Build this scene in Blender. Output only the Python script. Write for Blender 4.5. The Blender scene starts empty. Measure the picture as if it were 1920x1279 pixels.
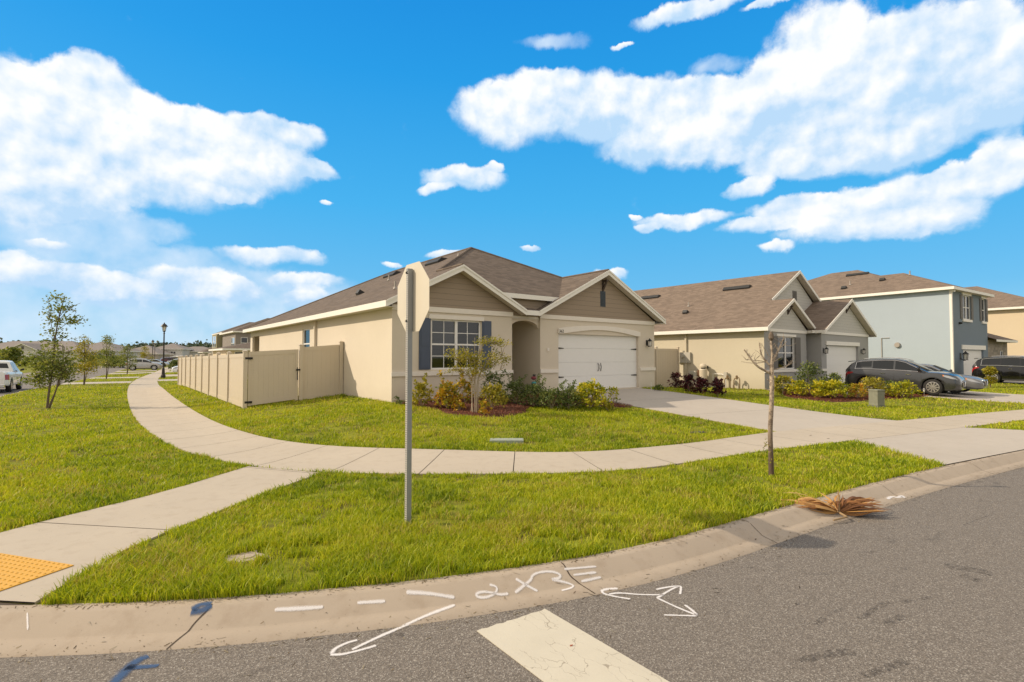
import bpy, bmesh, math, random
import numpy as np
from math import radians, sin, cos, pi, atan2, sqrt
random.seed(7)
NR = np.random.default_rng(11)
sc = bpy.context.scene
COL = sc.collection
# ------------------------------------------------------------------ camera
FPX, CXP, CYP, HZP = 979., 960., 639.5, 670.5       # focal length and principal point in px of the 1920 wide photo
YAW = radians(37.6)
PIT = math.atan((HZP-CYP)/FPX)
CAM = np.array([0, 0, 2.05])
cd = bpy.data.cameras.new("Camera"); cam = bpy.data.objects.new("Camera", cd); COL.objects.link(cam)
cam.location = CAM; cam.rotation_euler = (pi/2+PIT, 0, -YAW)
cd.sensor_width = 36; cd.lens = FPX/1920*36; cd.clip_start = .05; cd.clip_end = 6000
sc.camera = cam
# ------------------------------------------------------------------ light
SUN_EL = radians(34); SUN_DIR = np.array([-.78, .62])  # towards the sun
SUN_DIR = SUN_DIR/np.linalg.norm(SUN_DIR)
sd = bpy.data.lights.new("sun", 'SUN'); sun = bpy.data.objects.new("sun", sd); COL.objects.link(sun)
sd.energy = 4.3; sd.angle = radians(.6); sd.color = (1, .85, .65)
from mathutils import Vector, Matrix
sv = Vector((SUN_DIR[0]*cos(SUN_EL), SUN_DIR[1]*cos(SUN_EL), sin(SUN_EL)))
sun.rotation_euler = sv.to_track_quat('Z', 'Y').to_euler(); sun.location = (0, 0, 40)
sc.view_settings.view_transform = 'Standard'; sc.view_settings.look = 'None'
sc.view_settings.exposure = 0.0; sc.view_settings.gamma = 1
try: sc.view_settings.use_curve_mapping = False
except Exception: pass

F_ = np.array([sin(YAW)*cos(PIT), cos(YAW)*cos(PIT), sin(PIT)])
R_ = np.array([cos(YAW), -sin(YAW), 0.]); U_ = np.cross(R_, F_)
def ray(px, py): return F_+R_*(px-CXP)/FPX+U_*(CYP-py)/FPX
def onz(px, py, z=.15):
    r = ray(px, py); return CAM+r*(z-CAM[2])/r[2]
def at(px, py, d):
    r = ray(px, py); return CAM+r*d/(r[0]*sin(YAW)+r[1]*cos(YAW))

# ------------------------------------------------------------------ node helpers
def new_mat(name):
    m = bpy.data.materials.new(name); m.use_nodes = True
    nt = m.node_tree; return m, nt, nt.nodes['Principled BSDF']
def N(nt, t, **kw):
    n = nt.nodes.new(t)
    for k, v in kw.items():
        if k.startswith('i_'):
            n.inputs[int(k[2:]) if k[2:].isdigit() else k[2:].replace('_', ' ')].default_value = v
        else: setattr(n, k, v)
    return n
def LK(nt, a, b): nt.links.new(a, b)
def mth(nt, op, a, b=None, c=None, clamp=False):
    n = nt.nodes.new('ShaderNodeMath'); n.operation = op; n.use_clamp = clamp
    for i, v in enumerate((a, b, c)):
        if v is None: continue
        if isinstance(v, (int, float)): n.inputs[i].default_value = v
        else: LK(nt, v, n.inputs[i])
    return n.outputs[0]
def mixc(nt, f, a, b, mode='MIX'):
    n = nt.nodes.new('ShaderNodeMix'); n.data_type = 'RGBA'; n.blend_type = mode
    for i, v in ((0, f), (6, a), (7, b)):
        if isinstance(v, (int, float)): n.inputs[i].default_value = v
        elif isinstance(v, tuple): n.inputs[i].default_value = (*v[:3], 1)
        else: LK(nt, v, n.inputs[i])
    return n.outputs[2]
def ramp(nt, f, pts):
    n = nt.nodes.new('ShaderNodeValToRGB'); e = n.color_ramp.elements
    while len(e) < len(pts): e.new(.5)
    for x, (p, c) in zip(e, pts): x.position = p; x.color = (*c, 1) if len(c) == 3 else c
    LK(nt, f, n.inputs[0]); return n.outputs[0]
def noise(nt, co, scale, det=4, rough=.55, dist=0):
    n = N(nt, 'ShaderNodeTexNoise'); n.inputs['Scale'].default_value = scale; n.inputs['Detail'].default_value = det
    n.inputs['Roughness'].default_value = rough; n.inputs['Distortion'].default_value = dist
    if co is not None: LK(nt, co, n.inputs['Vector'])
    return n.outputs[0]
def bump(nt, b, h, st=.3, dist=.01):
    n = N(nt, 'ShaderNodeBump'); n.inputs['Strength'].default_value = st; n.inputs['Distance'].default_value = dist
    LK(nt, h, n.inputs['Height']); LK(nt, n.outputs[0], b.inputs['Normal'])
def wpos(nt): return N(nt, 'ShaderNodeNewGeometry').outputs['Position']
def objc(nt): return N(nt, 'ShaderNodeTexCoord').outputs['Object']
def uvc(nt): return N(nt, 'ShaderNodeTexCoord').outputs['UV']
def sep(nt, v):
    n = N(nt, 'ShaderNodeSeparateXYZ'); LK(nt, v, n.inputs[0]); return n.outputs

# ------------------------------------------------------------------ sky (world)
def build_world():
    w = bpy.data.worlds.new("World"); sc.world = w; w.use_nodes = True
    nt = w.node_tree; bg = nt.nodes['Background']
    sky = N(nt, 'ShaderNodeTexSky'); sky.sky_type = 'NISHITA'; sky.sun_disc = False
    sky.sun_elevation = SUN_EL; sky.sun_rotation = atan2(SUN_DIR[0], SUN_DIR[1])
    sky.air_density = 1.0; sky.dust_density = .4; sky.ozone_density = 2.0
    tc = N(nt, 'ShaderNodeTexCoord').outputs['Generated']
    s = sep(nt, tc)
    az = mth(nt, 'ARCTAN2', s[0], s[1]); el = mth(nt, 'ARCSINE', s[2])
    # blue of the air: the sky texture graded to the deep, clear blue of the day
    hs = N(nt, 'ShaderNodeHueSaturation'); hs.inputs['Saturation'].default_value = SKY_SAT; hs.inputs['Hue'].default_value = SKY_HUE
    LK(nt, sky.outputs[0], hs.inputs['Color'])
    blue = mixc(nt, 1.0, hs.outputs[0], SKY_TINT, 'MULTIPLY')
    f_el = mth(nt, 'DIVIDE', el, .62, clamp=True)
    grad = ramp(nt, f_el, [(0, (3.4, 7.0, 9.6)), (.18, (1.6, 5.7, 9.6)), (.45, (.75, 5.1, 9.8)), (.8, (.28, 3.9, 9.2)), (1, (.2, 3.3, 8.7))])
    blue = mixc(nt, .85, blue, grad)
    cv = N(nt, 'ShaderNodeCombineXYZ'); LK(nt, az, cv.inputs[0]); LK(nt, el, cv.inputs[1])
    n1 = N(nt, 'ShaderNodeTexNoise'); n1.inputs['Scale'].default_value = 9; n1.inputs['Detail'].default_value = 9; n1.inputs['Roughness'].default_value = .6
    LK(nt, cv.outputs[0], n1.inputs['Vector'])
    off = N(nt, 'ShaderNodeVectorMath'); off.operation = 'SUBTRACT'; LK(nt, n1.outputs['Color'], off.inputs[0]); off.inputs[1].default_value = (.5, .5, .5)
    sc1 = N(nt, 'ShaderNodeVectorMath'); sc1.operation = 'MULTIPLY'; LK(nt, off.outputs[0], sc1.inputs[0]); sc1.inputs[1].default_value = (.075, .06, 0)
    p = N(nt, 'ShaderNodeVectorMath'); p.operation = 'ADD'; LK(nt, cv.outputs[0], p.inputs[0]); LK(nt, sc1.outputs[0], p.inputs[1])
    P0_ = p.outputs[0]
    def field(blobs, g=1.45):
        acc = None; P = P0_
        for bi, (x, y, rx, ry) in enumerate(blobs):
            if bi and bi % 10 == 0:       # keeps the chain short enough for the shader stack
                ch = N(nt, 'ShaderNodeVectorMath'); ch.operation = 'MULTIPLY_ADD'; LK(nt, acc, ch.inputs[0]); ch.inputs[1].default_value = (1e-7, 1e-7, 1e-7); LK(nt, P0_, ch.inputs[2]); P = ch.outputs[0]
            d = ray(x, y); d = d/np.linalg.norm(d)
            a, e = atan2(d[0], d[1]), math.asin(d[2])
            da = ray(x+rx, y); da = da/np.linalg.norm(da); de = ray(x, y-ry); de = de/np.linalg.norm(de)
            ra = abs(atan2(da[0], da[1])-a)*g+1e-4; re = abs(math.asin(de[2])-e)*g+1e-4
            m = N(nt, 'ShaderNodeVectorMath'); m.operation = 'MULTIPLY_ADD'
            LK(nt, P, m.inputs[0]); m.inputs[1].default_value = (1/ra, 1/re, 0); m.inputs[2].default_value = (-a/ra, -e/re, .4)
            l = N(nt, 'ShaderNodeVectorMath'); l.operation = 'LENGTH'; LK(nt, m.outputs[0], l.inputs[0])
            v = mth(nt, 'SUBTRACT', 1.077, l.outputs['Value'], clamp=True)
            s_ = N(nt, 'ShaderNodeVectorMath'); s_.operation = 'SCALE'; LK(nt, m.outputs[0], s_.inputs[0]); LK(nt, v, s_.inputs['Scale'])
            if acc is None: acc = s_.outputs[0]
            else:
                ad = N(nt, 'ShaderNodeVectorMath'); ad.operation = 'ADD'; LK(nt, acc, ad.inputs[0]); LK(nt, s_.outputs[0], ad.inputs[1]); acc = ad.outputs[0]
        o = sep(nt, acc); f = mth(nt, 'MULTIPLY', o[2], 3.6)
        return f, mth(nt, 'DIVIDE', mth(nt, 'MULTIPLY', o[1], 1.4), mth(nt, 'ADD', f, .08))
    fA, hA = field(CLOUDS); fB = field(HAZY)[0]
    n2 = noise(nt, cv.outputs[0], 16, 10, .62); n2s = mth(nt, 'SUBTRACT', n2, .5)
    ofs = N(nt, 'ShaderNodeVectorMath'); ofs.operation = 'ADD'; LK(nt, cv.outputs[0], ofs.inputs[0]); ofs.inputs[1].default_value = (-.010, .016, 0)
    n2r = noise(nt, cv.outputs[0], 15, 5, .5); n2b = noise(nt, ofs.outputs[0], 15, 5, .5); relief = mth(nt, 'MULTIPLY', mth(nt, 'SUBTRACT', n2r, n2b), 3.0)
    n3 = noise(nt, cv.outputs[0], 3.5, 6, .55)
    # out of view: dense warm cloud added to make the ambient light less blue
    behind = mth(nt, 'SUBTRACT', mth(nt, 'ABSOLUTE', mth(nt, 'SUBTRACT', az, YAW)), .95)
    top = mth(nt, 'SUBTRACT', el, .62)
    om = mth(nt, 'MULTIPLY', mth(nt, 'MAXIMUM', behind, top), 5, clamp=True)
    gen = noise(nt, tc, 2.2, 9, .6)
    gen = mth(nt, 'MULTIPLY', mth(nt, 'MULTIPLY', mth(nt, 'SUBTRACT', gen, .34), 6), om, clamp=True)
    dA = mth(nt, 'ADD', mth(nt, 'MULTIPLY', n2s, .85), mth(nt, 'MAXIMUM', fA, gen))
    aA = N(nt, 'ShaderNodeMapRange'); aA.interpolation_type = 'SMOOTHSTEP'; LK(nt, dA, aA.inputs[0]); LK(nt, mth(nt, 'MULTIPLY_ADD', mth(nt, 'MINIMUM', hA, 0), .12, .12), aA.inputs[1]); LK(nt, mth(nt, 'MULTIPLY_ADD', hA, -.22, .58), aA.inputs[2])
    dB = mth(nt, 'ADD', mth(nt, 'MULTIPLY', n2s, .9), fB)
    aB = N(nt, 'ShaderNodeMapRange'); aB.interpolation_type = 'SMOOTHSTEP'; LK(nt, dB, aB.inputs[0]); aB.inputs[1].default_value = .15; aB.inputs[2].default_value = .9
    aBm = mth(nt, 'MULTIPLY', aB.outputs[0], mth(nt, 'MULTIPLY_ADD', n2r, 1.5, -.2, True))
    # brightness inside the clouds: thick tops white, thin and low parts a pale blue grey
    sh = mth(nt, 'ADD', mth(nt, 'MULTIPLY', mth(nt, 'SUBTRACT', n3, .5), 2.6), mth(nt, 'MULTIPLY', mth(nt, 'SUBTRACT', dA, .7), .22))
    sh = mth(nt, 'ADD', mth(nt, 'MULTIPLY_ADD', hA, .75, mth(nt, 'ADD', sh, .46)), relief, clamp=True)
    ccol = mixc(nt, sh, (5.2, 7.5, 10.0), (10.3, 10.5, 10.7)); ccol = mixc(nt, om, ccol, (9.6, 8.9, 8.1))  # unseen cloud is tinted warm to neutralise the fill light
    c1 = mixc(nt, aBm, blue, (7.6, 9.0, 10.5))
    c2 = mixc(nt, aA.outputs[0], c1, ccol)
    # below the horizon: the ground hides it; keep it dull
    LK(nt, c2, bg.inputs[0]); bg.inputs[1].default_value = SKY_STR
SKY_SAT, SKY_HUE, SKY_TINT, SKY_STR = 1.5, .5, (1, 1, 1), .097
CLOUDS = [(90,200,120,75),(170,170,80,52),(20,190,60,60),(0,260,120,95),(60,310,150,75),(200,260,140,70),(320,265,140,62),(440,255,100,38),(540,243,62,25),(590,318,36,18),(470,310,110,42),
 (300,335,150,45),(90,370,150,40),(20,400,80,28),(420,358,50,12),(80,462,42,12),(500,478,85,17),(360,532,95,28),(430,548,55,22),(230,552,110,22),(130,522,100,24),(20,510,60,30),(565,528,62,14),(575,562,42,18),
 (870,335,66,18),(818,355,32,9),(925,315,20,8),(990,461,16,6),(840,472,36,9),(1140,508,30,10),(612,387,13,6),(735,498,18,6),
 (940,220,80,50),(1000,180,80,42),(1090,195,110,58),(1200,220,120,62),(1320,220,130,58),(1300,275,150,32),(1430,210,110,80),(1520,120,90,90),(1600,160,120,110),(1720,110,130,80),(1720,200,140,80),(1860,100,110,85),(1540,270,150,50),(1480,310,90,22),(1690,265,120,42),(1890,190,60,50),
 (1880,300,60,42),(1810,345,90,38),(1700,365,95,38),(1590,390,90,30),(1480,400,80,26),(1420,425,70,14),(1395,352,42,15),(1280,412,80,13),(1215,428,24,8),(1620,425,150,20),(1750,410,90,24),(1188,407,12,5),
 (1465,462,30,9),(1300,14,100,16),(1450,6,50,8),(1165,76,20,6)]
HAZY = [(200,437,70,16),(60,620,160,30),(250,600,160,24),(60,560,140,60),(220,590,220,50),(420,600,200,40),(560,560,120,40),(320,505,220,35),(120,450,220,35),(40,640,200,30),(350,650,250,22),(600,600,120,30),(250,420,90,20),(1040,75,60,16),(1340,125,50,18)]
build_world()
# ------------------------------------------------------------------ mesh helpers
class MB:
    def __init__(s): s.v = []; s.f = []; s.m = []; s.mi = 0
    def add(s, vs, fs):
        o = len(s.v); s.v.extend([tuple(map(float, p)) for p in vs])
        for f in fs: s.f.append(tuple(i+o for i in f)); s.m.append(s.mi)
        return s
    def box(s, x0, x1, y0, y1, z0, z1, M=None):
        vs = [(x, y, z) for z in (z0, z1) for y in (y0, y1) for x in (x0, x1)]
        if M is not None: vs = [tuple(M @ Vector(v)) for v in vs]
        return s.add(vs, [(0, 2, 3, 1), (4, 5, 7, 6), (0, 1, 5, 4), (2, 6, 7, 3), (0, 4, 6, 2), (1, 3, 7, 5)])
    def quad(s, *p): return s.add(p, [tuple(range(len(p)))])
    def prism(s, poly, a, b):            # poly: list of 3D points on one side, swept by vector b-a given as offsets
        n = len(poly); A = [tuple(np.add(p, a)) for p in poly]; B = [tuple(np.add(p, b)) for p in poly]
        fs = [tuple(range(n))[::-1], tuple(range(n, 2*n))]+[(i, (i+1) % n, (i+1) % n+n, i+n) for i in range(n)]
        return s.add(A+B, fs)
    def tube(s, pts, rad, n=8, caps=True):
        pts = [np.array(p, float) for p in pts]
        if isinstance(rad, (int, float)): rad = [rad]*len(pts)
        vs = []; fs = []; up = None
        for i, p in enumerate(pts):
            t = pts[min(i+1, len(pts)-1)]-pts[max(i-1, 0)]; t = t/(np.linalg.norm(t)+1e-9)
            if up is None:
                up = np.array([1., 0, 0]) if abs(t[2]) > .8 else np.array([0, 0, 1.])
            a = np.cross(t, up); a /= np.linalg.norm(a)+1e-9; b = np.cross(t, a); up = -np.cross(t, a) if False else up
            for k in range(n):
                w = 2*pi*k/n; vs.append(p+(a*cos(w)+b*sin(w))*rad[i])
        for i in range(len(pts)-1):
            for k in range(n):
                fs.append((i*n+k, i*n+(k+1) % n, (i+1)*n+(k+1) % n, (i+1)*n+k))
        if caps: fs += [tuple(range(n))[::-1], tuple(range((len(pts)-1)*n, len(pts)*n))]
        return s.add(vs, fs)
    def lathe(s, prof, n=16, c=(0, 0, 0), axis='z', caps=True):
        vs = []; fs = []
        for r, z in prof:
            for k in range(n):
                w = 2*pi*k/n; x, y = r*cos(w), r*sin(w)
                q = (x, y, z) if axis == 'z' else ((z, x, y) if axis == 'x' else (x, z, y))
                vs.append(tuple(np.add(q, c)))
        for i in range(len(prof)-1):
            for k in range(n): fs.append((i*n+k, i*n+(k+1) % n, (i+1)*n+(k+1) % n, (i+1)*n+k))
        if caps: fs += [tuple(range(n))[::-1], tuple(range((len(prof)-1)*n, len(prof)*n))]
        return s.add(vs, fs)
    def build(s, name, mat, parent=None, smooth=False, recalc=True, bevel=0):
        me = bpy.data.meshes.new(name); me.from_pydata(s.v, [], s.f)
        mats = mat if isinstance(mat, (list, tuple)) else [mat]
        for m in mats: me.materials.append(m)
        if len(mats) > 1: me.polygons.foreach_set('material_index', s.m)
        if recalc:
            bm = bmesh.new(); bm.from_mesh(me); bmesh.ops.recalc_face_normals(bm, faces=bm.faces); bm.to_mesh(me); bm.free()
        if smooth: me.polygons.foreach_set('use_smooth', [True]*len(me.polygons))
        uv = me.uv_layers.new(name='UVMap').data                       # metric box-like mapping: v runs up the slope
        me.update()
        for p in me.polygons:
            n = p.normal
            if abs(n.z) > .98: u, v = Vector((1, 0, 0)), Vector((0, 1, 0))
            else:
                u = Vector((-n.y, n.x, 0)).normalized(); v = n.cross(u)
                if v.z < 0: v = -v
            for li, vi in zip(p.loop_indices, p.vertices):
                co = me.vertices[vi].co; uv[li].uv = (co.dot(u), co.dot(v))
        o = bpy.data.objects.new(name, me); COL.objects.link(o)
        if parent is not None: o.parent = parent
        if bevel:
            b = o.modifiers.new('b', 'BEVEL'); b.width = bevel; b.segments = 2; b.limit_method = 'ANGLE'; b.angle_limit = radians(40)
        return o
def npmesh(name, V, Fq, mats, attr=None, parent=None):
    me = bpy.data.meshes.new(name); k = Fq.shape[1]
    me.vertices.add(len(V)); me.vertices.foreach_set('co', np.asarray(V, np.float32).ravel())
    me.loops.add(Fq.size); me.loops.foreach_set('vertex_index', Fq.astype(np.int32).ravel())
    me.polygons.add(len(Fq)); me.polygons.foreach_set('loop_start', (np.arange(len(Fq))*k).astype(np.int32))
    me.polygons.foreach_set('loop_total', np.full(len(Fq), k, np.int32))
    me.update(calc_edges=True)
    if attr is not None:
        a = me.attributes.new('rnd', 'FLOAT', 'POINT'); a.data.foreach_set('value', np.asarray(attr, np.float32))
    for m in (mats if isinstance(mats, (list, tuple)) else [mats]): me.materials.append(m)
    o = bpy.data.objects.new(name, me); COL.objects.link(o)
    if parent is not None: o.parent = parent
    return o
def tag(o, label=None, cat=None, group=None, kind=None):
    if label: o['label'] = label
    if cat: o['category'] = cat
    if group: o['group'] = group
    if kind: o['kind'] = kind
    return o
def empty(name, loc, rz=0, label=None, cat=None, group=None):
    o = bpy.data.objects.new(name, None); COL.objects.link(o); o.location = loc; o.rotation_euler = (0, 0, rz); o.empty_display_size = .3
    return tag(o, label, cat, group)
def sRGB(r, g, b): return tuple(((c/255)/12.92 if c/255 < .04045 else ((c/255+.055)/1.055)**2.4) for c in (r, g, b))

# ------------------------------------------------------------------ materials
def plain(name, col, rough=.6, metal=0, var=.06, vs=6, bmp=0, bs=200, coat=0, spec=.5):
    m, nt, b = new_mat(name); co = wpos(nt)
    n = noise(nt, co, vs, 4)
    c = mixc(nt, n, tuple(x*(1-var) for x in col), tuple(min(1, x*(1+var)) for x in col))
    LK(nt, c, b.inputs['Base Color']); b.inputs['Roughness'].default_value = rough; b.inputs['Metallic'].default_value = metal
    b.inputs['Coat Weight'].default_value = coat; b.inputs['Specular IOR Level'].default_value = spec
    if bmp: bump(nt, b, noise(nt, co, bs, 3), bmp, .003)
    return m
def stucco(name, col):
    m, nt, b = new_mat(name); co = wpos(nt)
    big = noise(nt, co, .6, 5); sm = noise(nt, co, 9, 5, .7)
    z = sep(nt, co)[2]
    f = mth(nt, 'ADD', mth(nt, 'MULTIPLY', big, .6), mth(nt, 'MULTIPLY', sm, .4))
    c = mixc(nt, f, tuple(x*.9 for x in col), tuple(x*1.09 for x in col))
    st = noise(nt, uvc(nt), 2.2, 5, .7)
    low = N(nt, 'ShaderNodeMapRange'); LK(nt, z, low.inputs[0]); low.inputs[1].default_value = 1.15; low.inputs[2].default_value = .55
    c = mixc(nt, mth(nt, 'MULTIPLY', mth(nt, 'MULTIPLY', low.outputs[0], st), .28), c, (.2, .15, .1))
    LK(nt, c, b.inputs['Base Color']); b.inputs['Roughness'].default_value = .9; b.inputs['Specular IOR Level'].default_value = .25
    bump(nt, b, noise(nt, co, 70, 4, .7), .5, .006); return m
def siding(name, col, h=.19):
    m, nt, b = new_mat(name); u = sep(nt, uvc(nt))
    f = mth(nt, 'FRACT', mth(nt, 'DIVIDE', u[1], h))
    cv = N(nt, 'ShaderNodeCombineXYZ'); LK(nt, mth(nt, 'MULTIPLY', u[0], 1.5), cv.inputs[0]); LK(nt, mth(nt, 'MULTIPLY', u[1], 50), cv.inputs[1])
    g = noise(nt, cv.outputs[0], 3, 4)
    c = mixc(nt, g, tuple(x*.9 for x in col), tuple(x*1.08 for x in col))
    line = mth(nt, 'LESS_THAN', f, .07)
    c = mixc(nt, mth(nt, 'MULTIPLY', line, .55), c, tuple(x*.35 for x in col))
    LK(nt, c, b.inputs['Base Color']); b.inputs['Roughness'].default_value = .75
    bump(nt, b, f, .6, .02); return m
def shingle(name, col, dark):
    m, nt, b = new_mat(name); uv = uvc(nt)
    br = N(nt, 'ShaderNodeTexBrick'); LK(nt, uv, br.inputs['Vector'])
    br.inputs['Scale'].default_value = 1; br.inputs['Brick Width'].default_value = .3; br.inputs['Row Height'].default_value = .143
    br.inputs['Mortar Size'].default_value = .006; br.inputs['Mortar Smooth'].default_value = .6; br.inputs['Bias'].default_value = -.05
    br.inputs['Color1'].default_value = (*col, 1); br.inputs['Color2'].default_value = (*dark, 1); br.inputs['Mortar'].default_value = (*[x*.55 for x in dark], 1)
    n = noise(nt, uv, 60, 3, .7); big = noise(nt, uv, 1.2, 5, .6)
    c = mixc(nt, mth(nt, 'MULTIPLY', n, .7), br.outputs[0], tuple(x*1.5 for x in col))
    c = mixc(nt, mth(nt, 'MULTIPLY', big, .35), c, tuple(x*.7 for x in dark))
    LK(nt, c, b.inputs['Base Color']); b.inputs['Roughness'].default_value = .95; b.inputs['Specular IOR Level'].default_value = .15
    bump(nt, b, mth(nt, 'ADD', br.outputs[1], mth(nt, 'MULTIPLY', n, -.5)), -.5, .012); return m
def concrete(name, col, stain=.35, warm=(.26, .19, .13)):
    m, nt, b = new_mat(name); co = wpos(nt)
    a = noise(nt, co, .55, 6, .6); d = noise(nt, co, 5, 6, .65); g = noise(nt, co, 160, 3, .8)
    c = mixc(nt, a, tuple(x*.86 for x in col), tuple(min(x*1.12, 1) for x in col))
    k = N(nt, 'ShaderNodeMapRange'); LK(nt, d, k.inputs[0]); k.inputs[1].default_value = .5; k.inputs[2].default_value = .8
    c = mixc(nt, mth(nt, 'MULTIPLY', k.outputs[0], stain), c, warm)
    c = mixc(nt, mth(nt, 'MULTIPLY', g, .3), c, tuple(x*.55 for x in col))
    sp = noise(nt, co, 38, 2, .5)
    c = mixc(nt, mth(nt, 'MULTIPLY', mth(nt, 'GREATER_THAN', sp, .73), .4), c, (.1, .08, .06))
    LK(nt, c, b.inputs['Base Color']); b.inputs['Roughness'].default_value = .9; b.inputs['Specular IOR Level'].default_value = .2
    bump(nt, b, mth(nt, 'ADD', g, mth(nt, 'MULTIPLY', d, .6)), .35, .004); return m
def asphalt():
    m, nt, b = new_mat('asphalt'); co = wpos(nt)
    vo = N(nt, 'ShaderNodeTexVoronoi'); vo.inputs['Scale'].default_value = 125; LK(nt, co, vo.inputs['Vector'])
    r = sep(nt, vo.outputs['Color'])[0]
    c = ramp(nt, r, [(0, (.05, .043, .036)), (.4, (.13, .11, .092)), (.75, (.24, .205, .17)), (.93, (.38, .345, .30)), (1, (.56, .52, .46))])
    g = noise(nt, co, 60, 3, .7)
    c = mixc(nt, .35, c, ramp(nt, g, [(.3, (.085, .07, .058)), (.7, (.27, .235, .195))]))
    big = noise(nt, co, .5, 5, .6); c = mixc(nt, mth(nt, 'MULTIPLY', big, .55), c, (.175, .155, .135))
    sc2 = N(nt, 'ShaderNodeVectorMath'); sc2.operation = 'MULTIPLY'; LK(nt, co, sc2.inputs[0]); sc2.inputs[1].default_value = (.8, 2.4, 1)
    st = noise(nt, sc2.outputs[0], 1.3, 4, .5, 1.0)
    k = N(nt, 'ShaderNodeMapRange'); LK(nt, st, k.inputs[0]); k.inputs[1].default_value = .66; k.inputs[2].default_value = .74
    c = mixc(nt, mth(nt, 'MULTIPLY', k.outputs[0], .35), c, (.05, .045, .042))
    LK(nt, c, b.inputs['Base Color']); b.inputs['Roughness'].default_value = .88; b.inputs['Specular IOR Level'].default_value = .3
    bump(nt, b, mth(nt, 'ADD', vo.outputs['Distance'], g), .6, .006); return m
def leafmat(name, cols, trans=.35, rough=.5):
    m, nt, b = new_mat(name); a = N(nt, 'ShaderNodeAttribute'); a.attribute_name = 'rnd'
    n = len(cols); c = ramp(nt, a.outputs['Fac'], [(i/(n-1), cc) for i, cc in enumerate(cols)])
    LK(nt, c, b.inputs['Base Color']); b.inputs['Roughness'].default_value = rough; b.inputs['Specular IOR Level'].default_value = .35
    t = N(nt, 'ShaderNodeBsdfTranslucent'); LK(nt, mixc(nt, 1.0, c, (1.0, 1.0, .5), 'MULTIPLY'), t.inputs[0])
    mx = N(nt, 'ShaderNodeMixShader'); mx.inputs[0].default_value = trans
    LK(nt, b.outputs[0], mx.inputs[1]); LK(nt, t.outputs[0], mx.inputs[2]); LK(nt, mx.outputs[0], nt.nodes['Material Output'].inputs[0]); return m
def glassmat(name, tint=(.30, .31, .31), refl=.03, trans=.75):
    m, nt, b = new_mat(name)
    tr = N(nt, 'ShaderNodeBsdfTransparent'); tr.inputs[0].default_value = (*tint, 1)
    gl = N(nt, 'ShaderNodeBsdfGlossy'); gl.inputs['Roughness'].default_value = .03; gl.inputs[0].default_value = (.9, .95, 1, 1)
    fr = N(nt, 'ShaderNodeFresnel'); fr.inputs[0].default_value = 1.5
    f = mth(nt, 'ADD', mth(nt, 'MULTIPLY', fr.outputs[0], 1.0), refl, clamp=True)
    mx = N(nt, 'ShaderNodeMixShader'); LK(nt, f, mx.inputs[0]); LK(nt, tr.outputs[0], mx.inputs[1]); LK(nt, gl.outputs[0], mx.inputs[2])
    LK(nt, mx.outputs[0], nt.nodes['Material Output'].inputs[0]); return m
def groundmat():
    m, nt, b = new_mat('lawn_soil'); co = wpos(nt)
    a = noise(nt, co, .35, 5, .6); d = noise(nt, co, 7, 6, .7); e = noise(nt, co, 60, 3, .7)
    c = mixc(nt, a, (.20, .235, .014), (.30, .30, .025))
    c = mixc(nt, mth(nt, 'MULTIPLY', d, .45), c, (.12, .13, .014))
    c = mixc(nt, mth(nt, 'MULTIPLY', e, .35), c, (.2, .19, .05)); k = N(nt, 'ShaderNodeMapRange'); LK(nt, noise(nt, co, 1.6, 5, .7), k.inputs[0]); k.inputs[1].default_value = .46; k.inputs[2].default_value = .62; c = mixc(nt, mth(nt, 'MULTIPLY', k.outputs[0], .75), c, (.085, .06, .028))
    LK(nt, c, b.inputs['Base Color']); b.inputs['Roughness'].default_value = 1; b.inputs['Specular IOR Level'].default_value = .1
    bump(nt, b, mth(nt, 'ADD', d, e), .6, .03); return m
M = {}
M['tan'] = stucco('stucco_beige', (.64, .565, .46)); M['tanf'] = M['tan']
M['trim'] = plain('trim_paint', (.76, .70, .62), .6, var=.05)
M['fascia'] = plain('fascia_paint', (.80, .77, .71), .5, var=.05)
M['soffit'] = plain('soffit_vinyl', (.62, .57, .50), .7)
M['siding_brown'] = siding('lap_siding_taupe', (.32, .25, .185)); M['siding_grey'] = siding('lap_siding_grey', (.54, .525, .49), .17)
M['roof'] = shingle('asphalt_shingles_brown', (.165, .13, .103), (.06, .047, .038))
M['roof2'] = shingle('asphalt_shingles_umber', (.22, .168, .13), (.09, .069, .054))
M['roofgrey'] = shingle('asphalt_shingles_grey', (.26, .23, .21), (.17, .15, .14))
M['white'] = plain('white_paint', (.78, .76, .73), .45, var=.03)
M['door'] = plain('garage_door_paint', (.76, .745, .72), .45, var=.03)
M['blue_sh'] = plain('shutter_slate_blue', (.065, .085, .13), .55, var=.08)
M['dark_sh'] = plain('shutter_grey', (.13, .12, .11), .6)
M['black'] = plain('black_metal', (.018, .017, .016), .5, metal=.3)
M['vent'] = plain('roof_vent_black', (.02, .02, .02), .6)
M['glass'] = glassmat('window_glass'); M['blind'] = plain('blind_slat', (.38, .36, .32), .6)
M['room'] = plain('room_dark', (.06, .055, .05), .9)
M['grey_front'] = stucco('stucco_grey', (.36, .355, .34)); M['tan2'] = stucco('stucco_khaki', (.56, .50, .385))
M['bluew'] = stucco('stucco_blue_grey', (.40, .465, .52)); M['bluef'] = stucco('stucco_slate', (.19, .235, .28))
M['tan4'] = stucco('stucco_sand', (.64, .53, .38))
M['vinyl'] = plain('vinyl_fence', (.57, .485, .375), .45, var=.05, vs=1.5)
M['galv'] = plain('galvanised_steel', (.27, .28, .285), .5, metal=.35, var=.12, vs=30)
M['signback'] = plain('aluminium_sign_back', (.62, .56, .45), .5, metal=.15, var=.04)
M['signred'] = plain('sign_red', (.5, .02, .02), .4)
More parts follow.
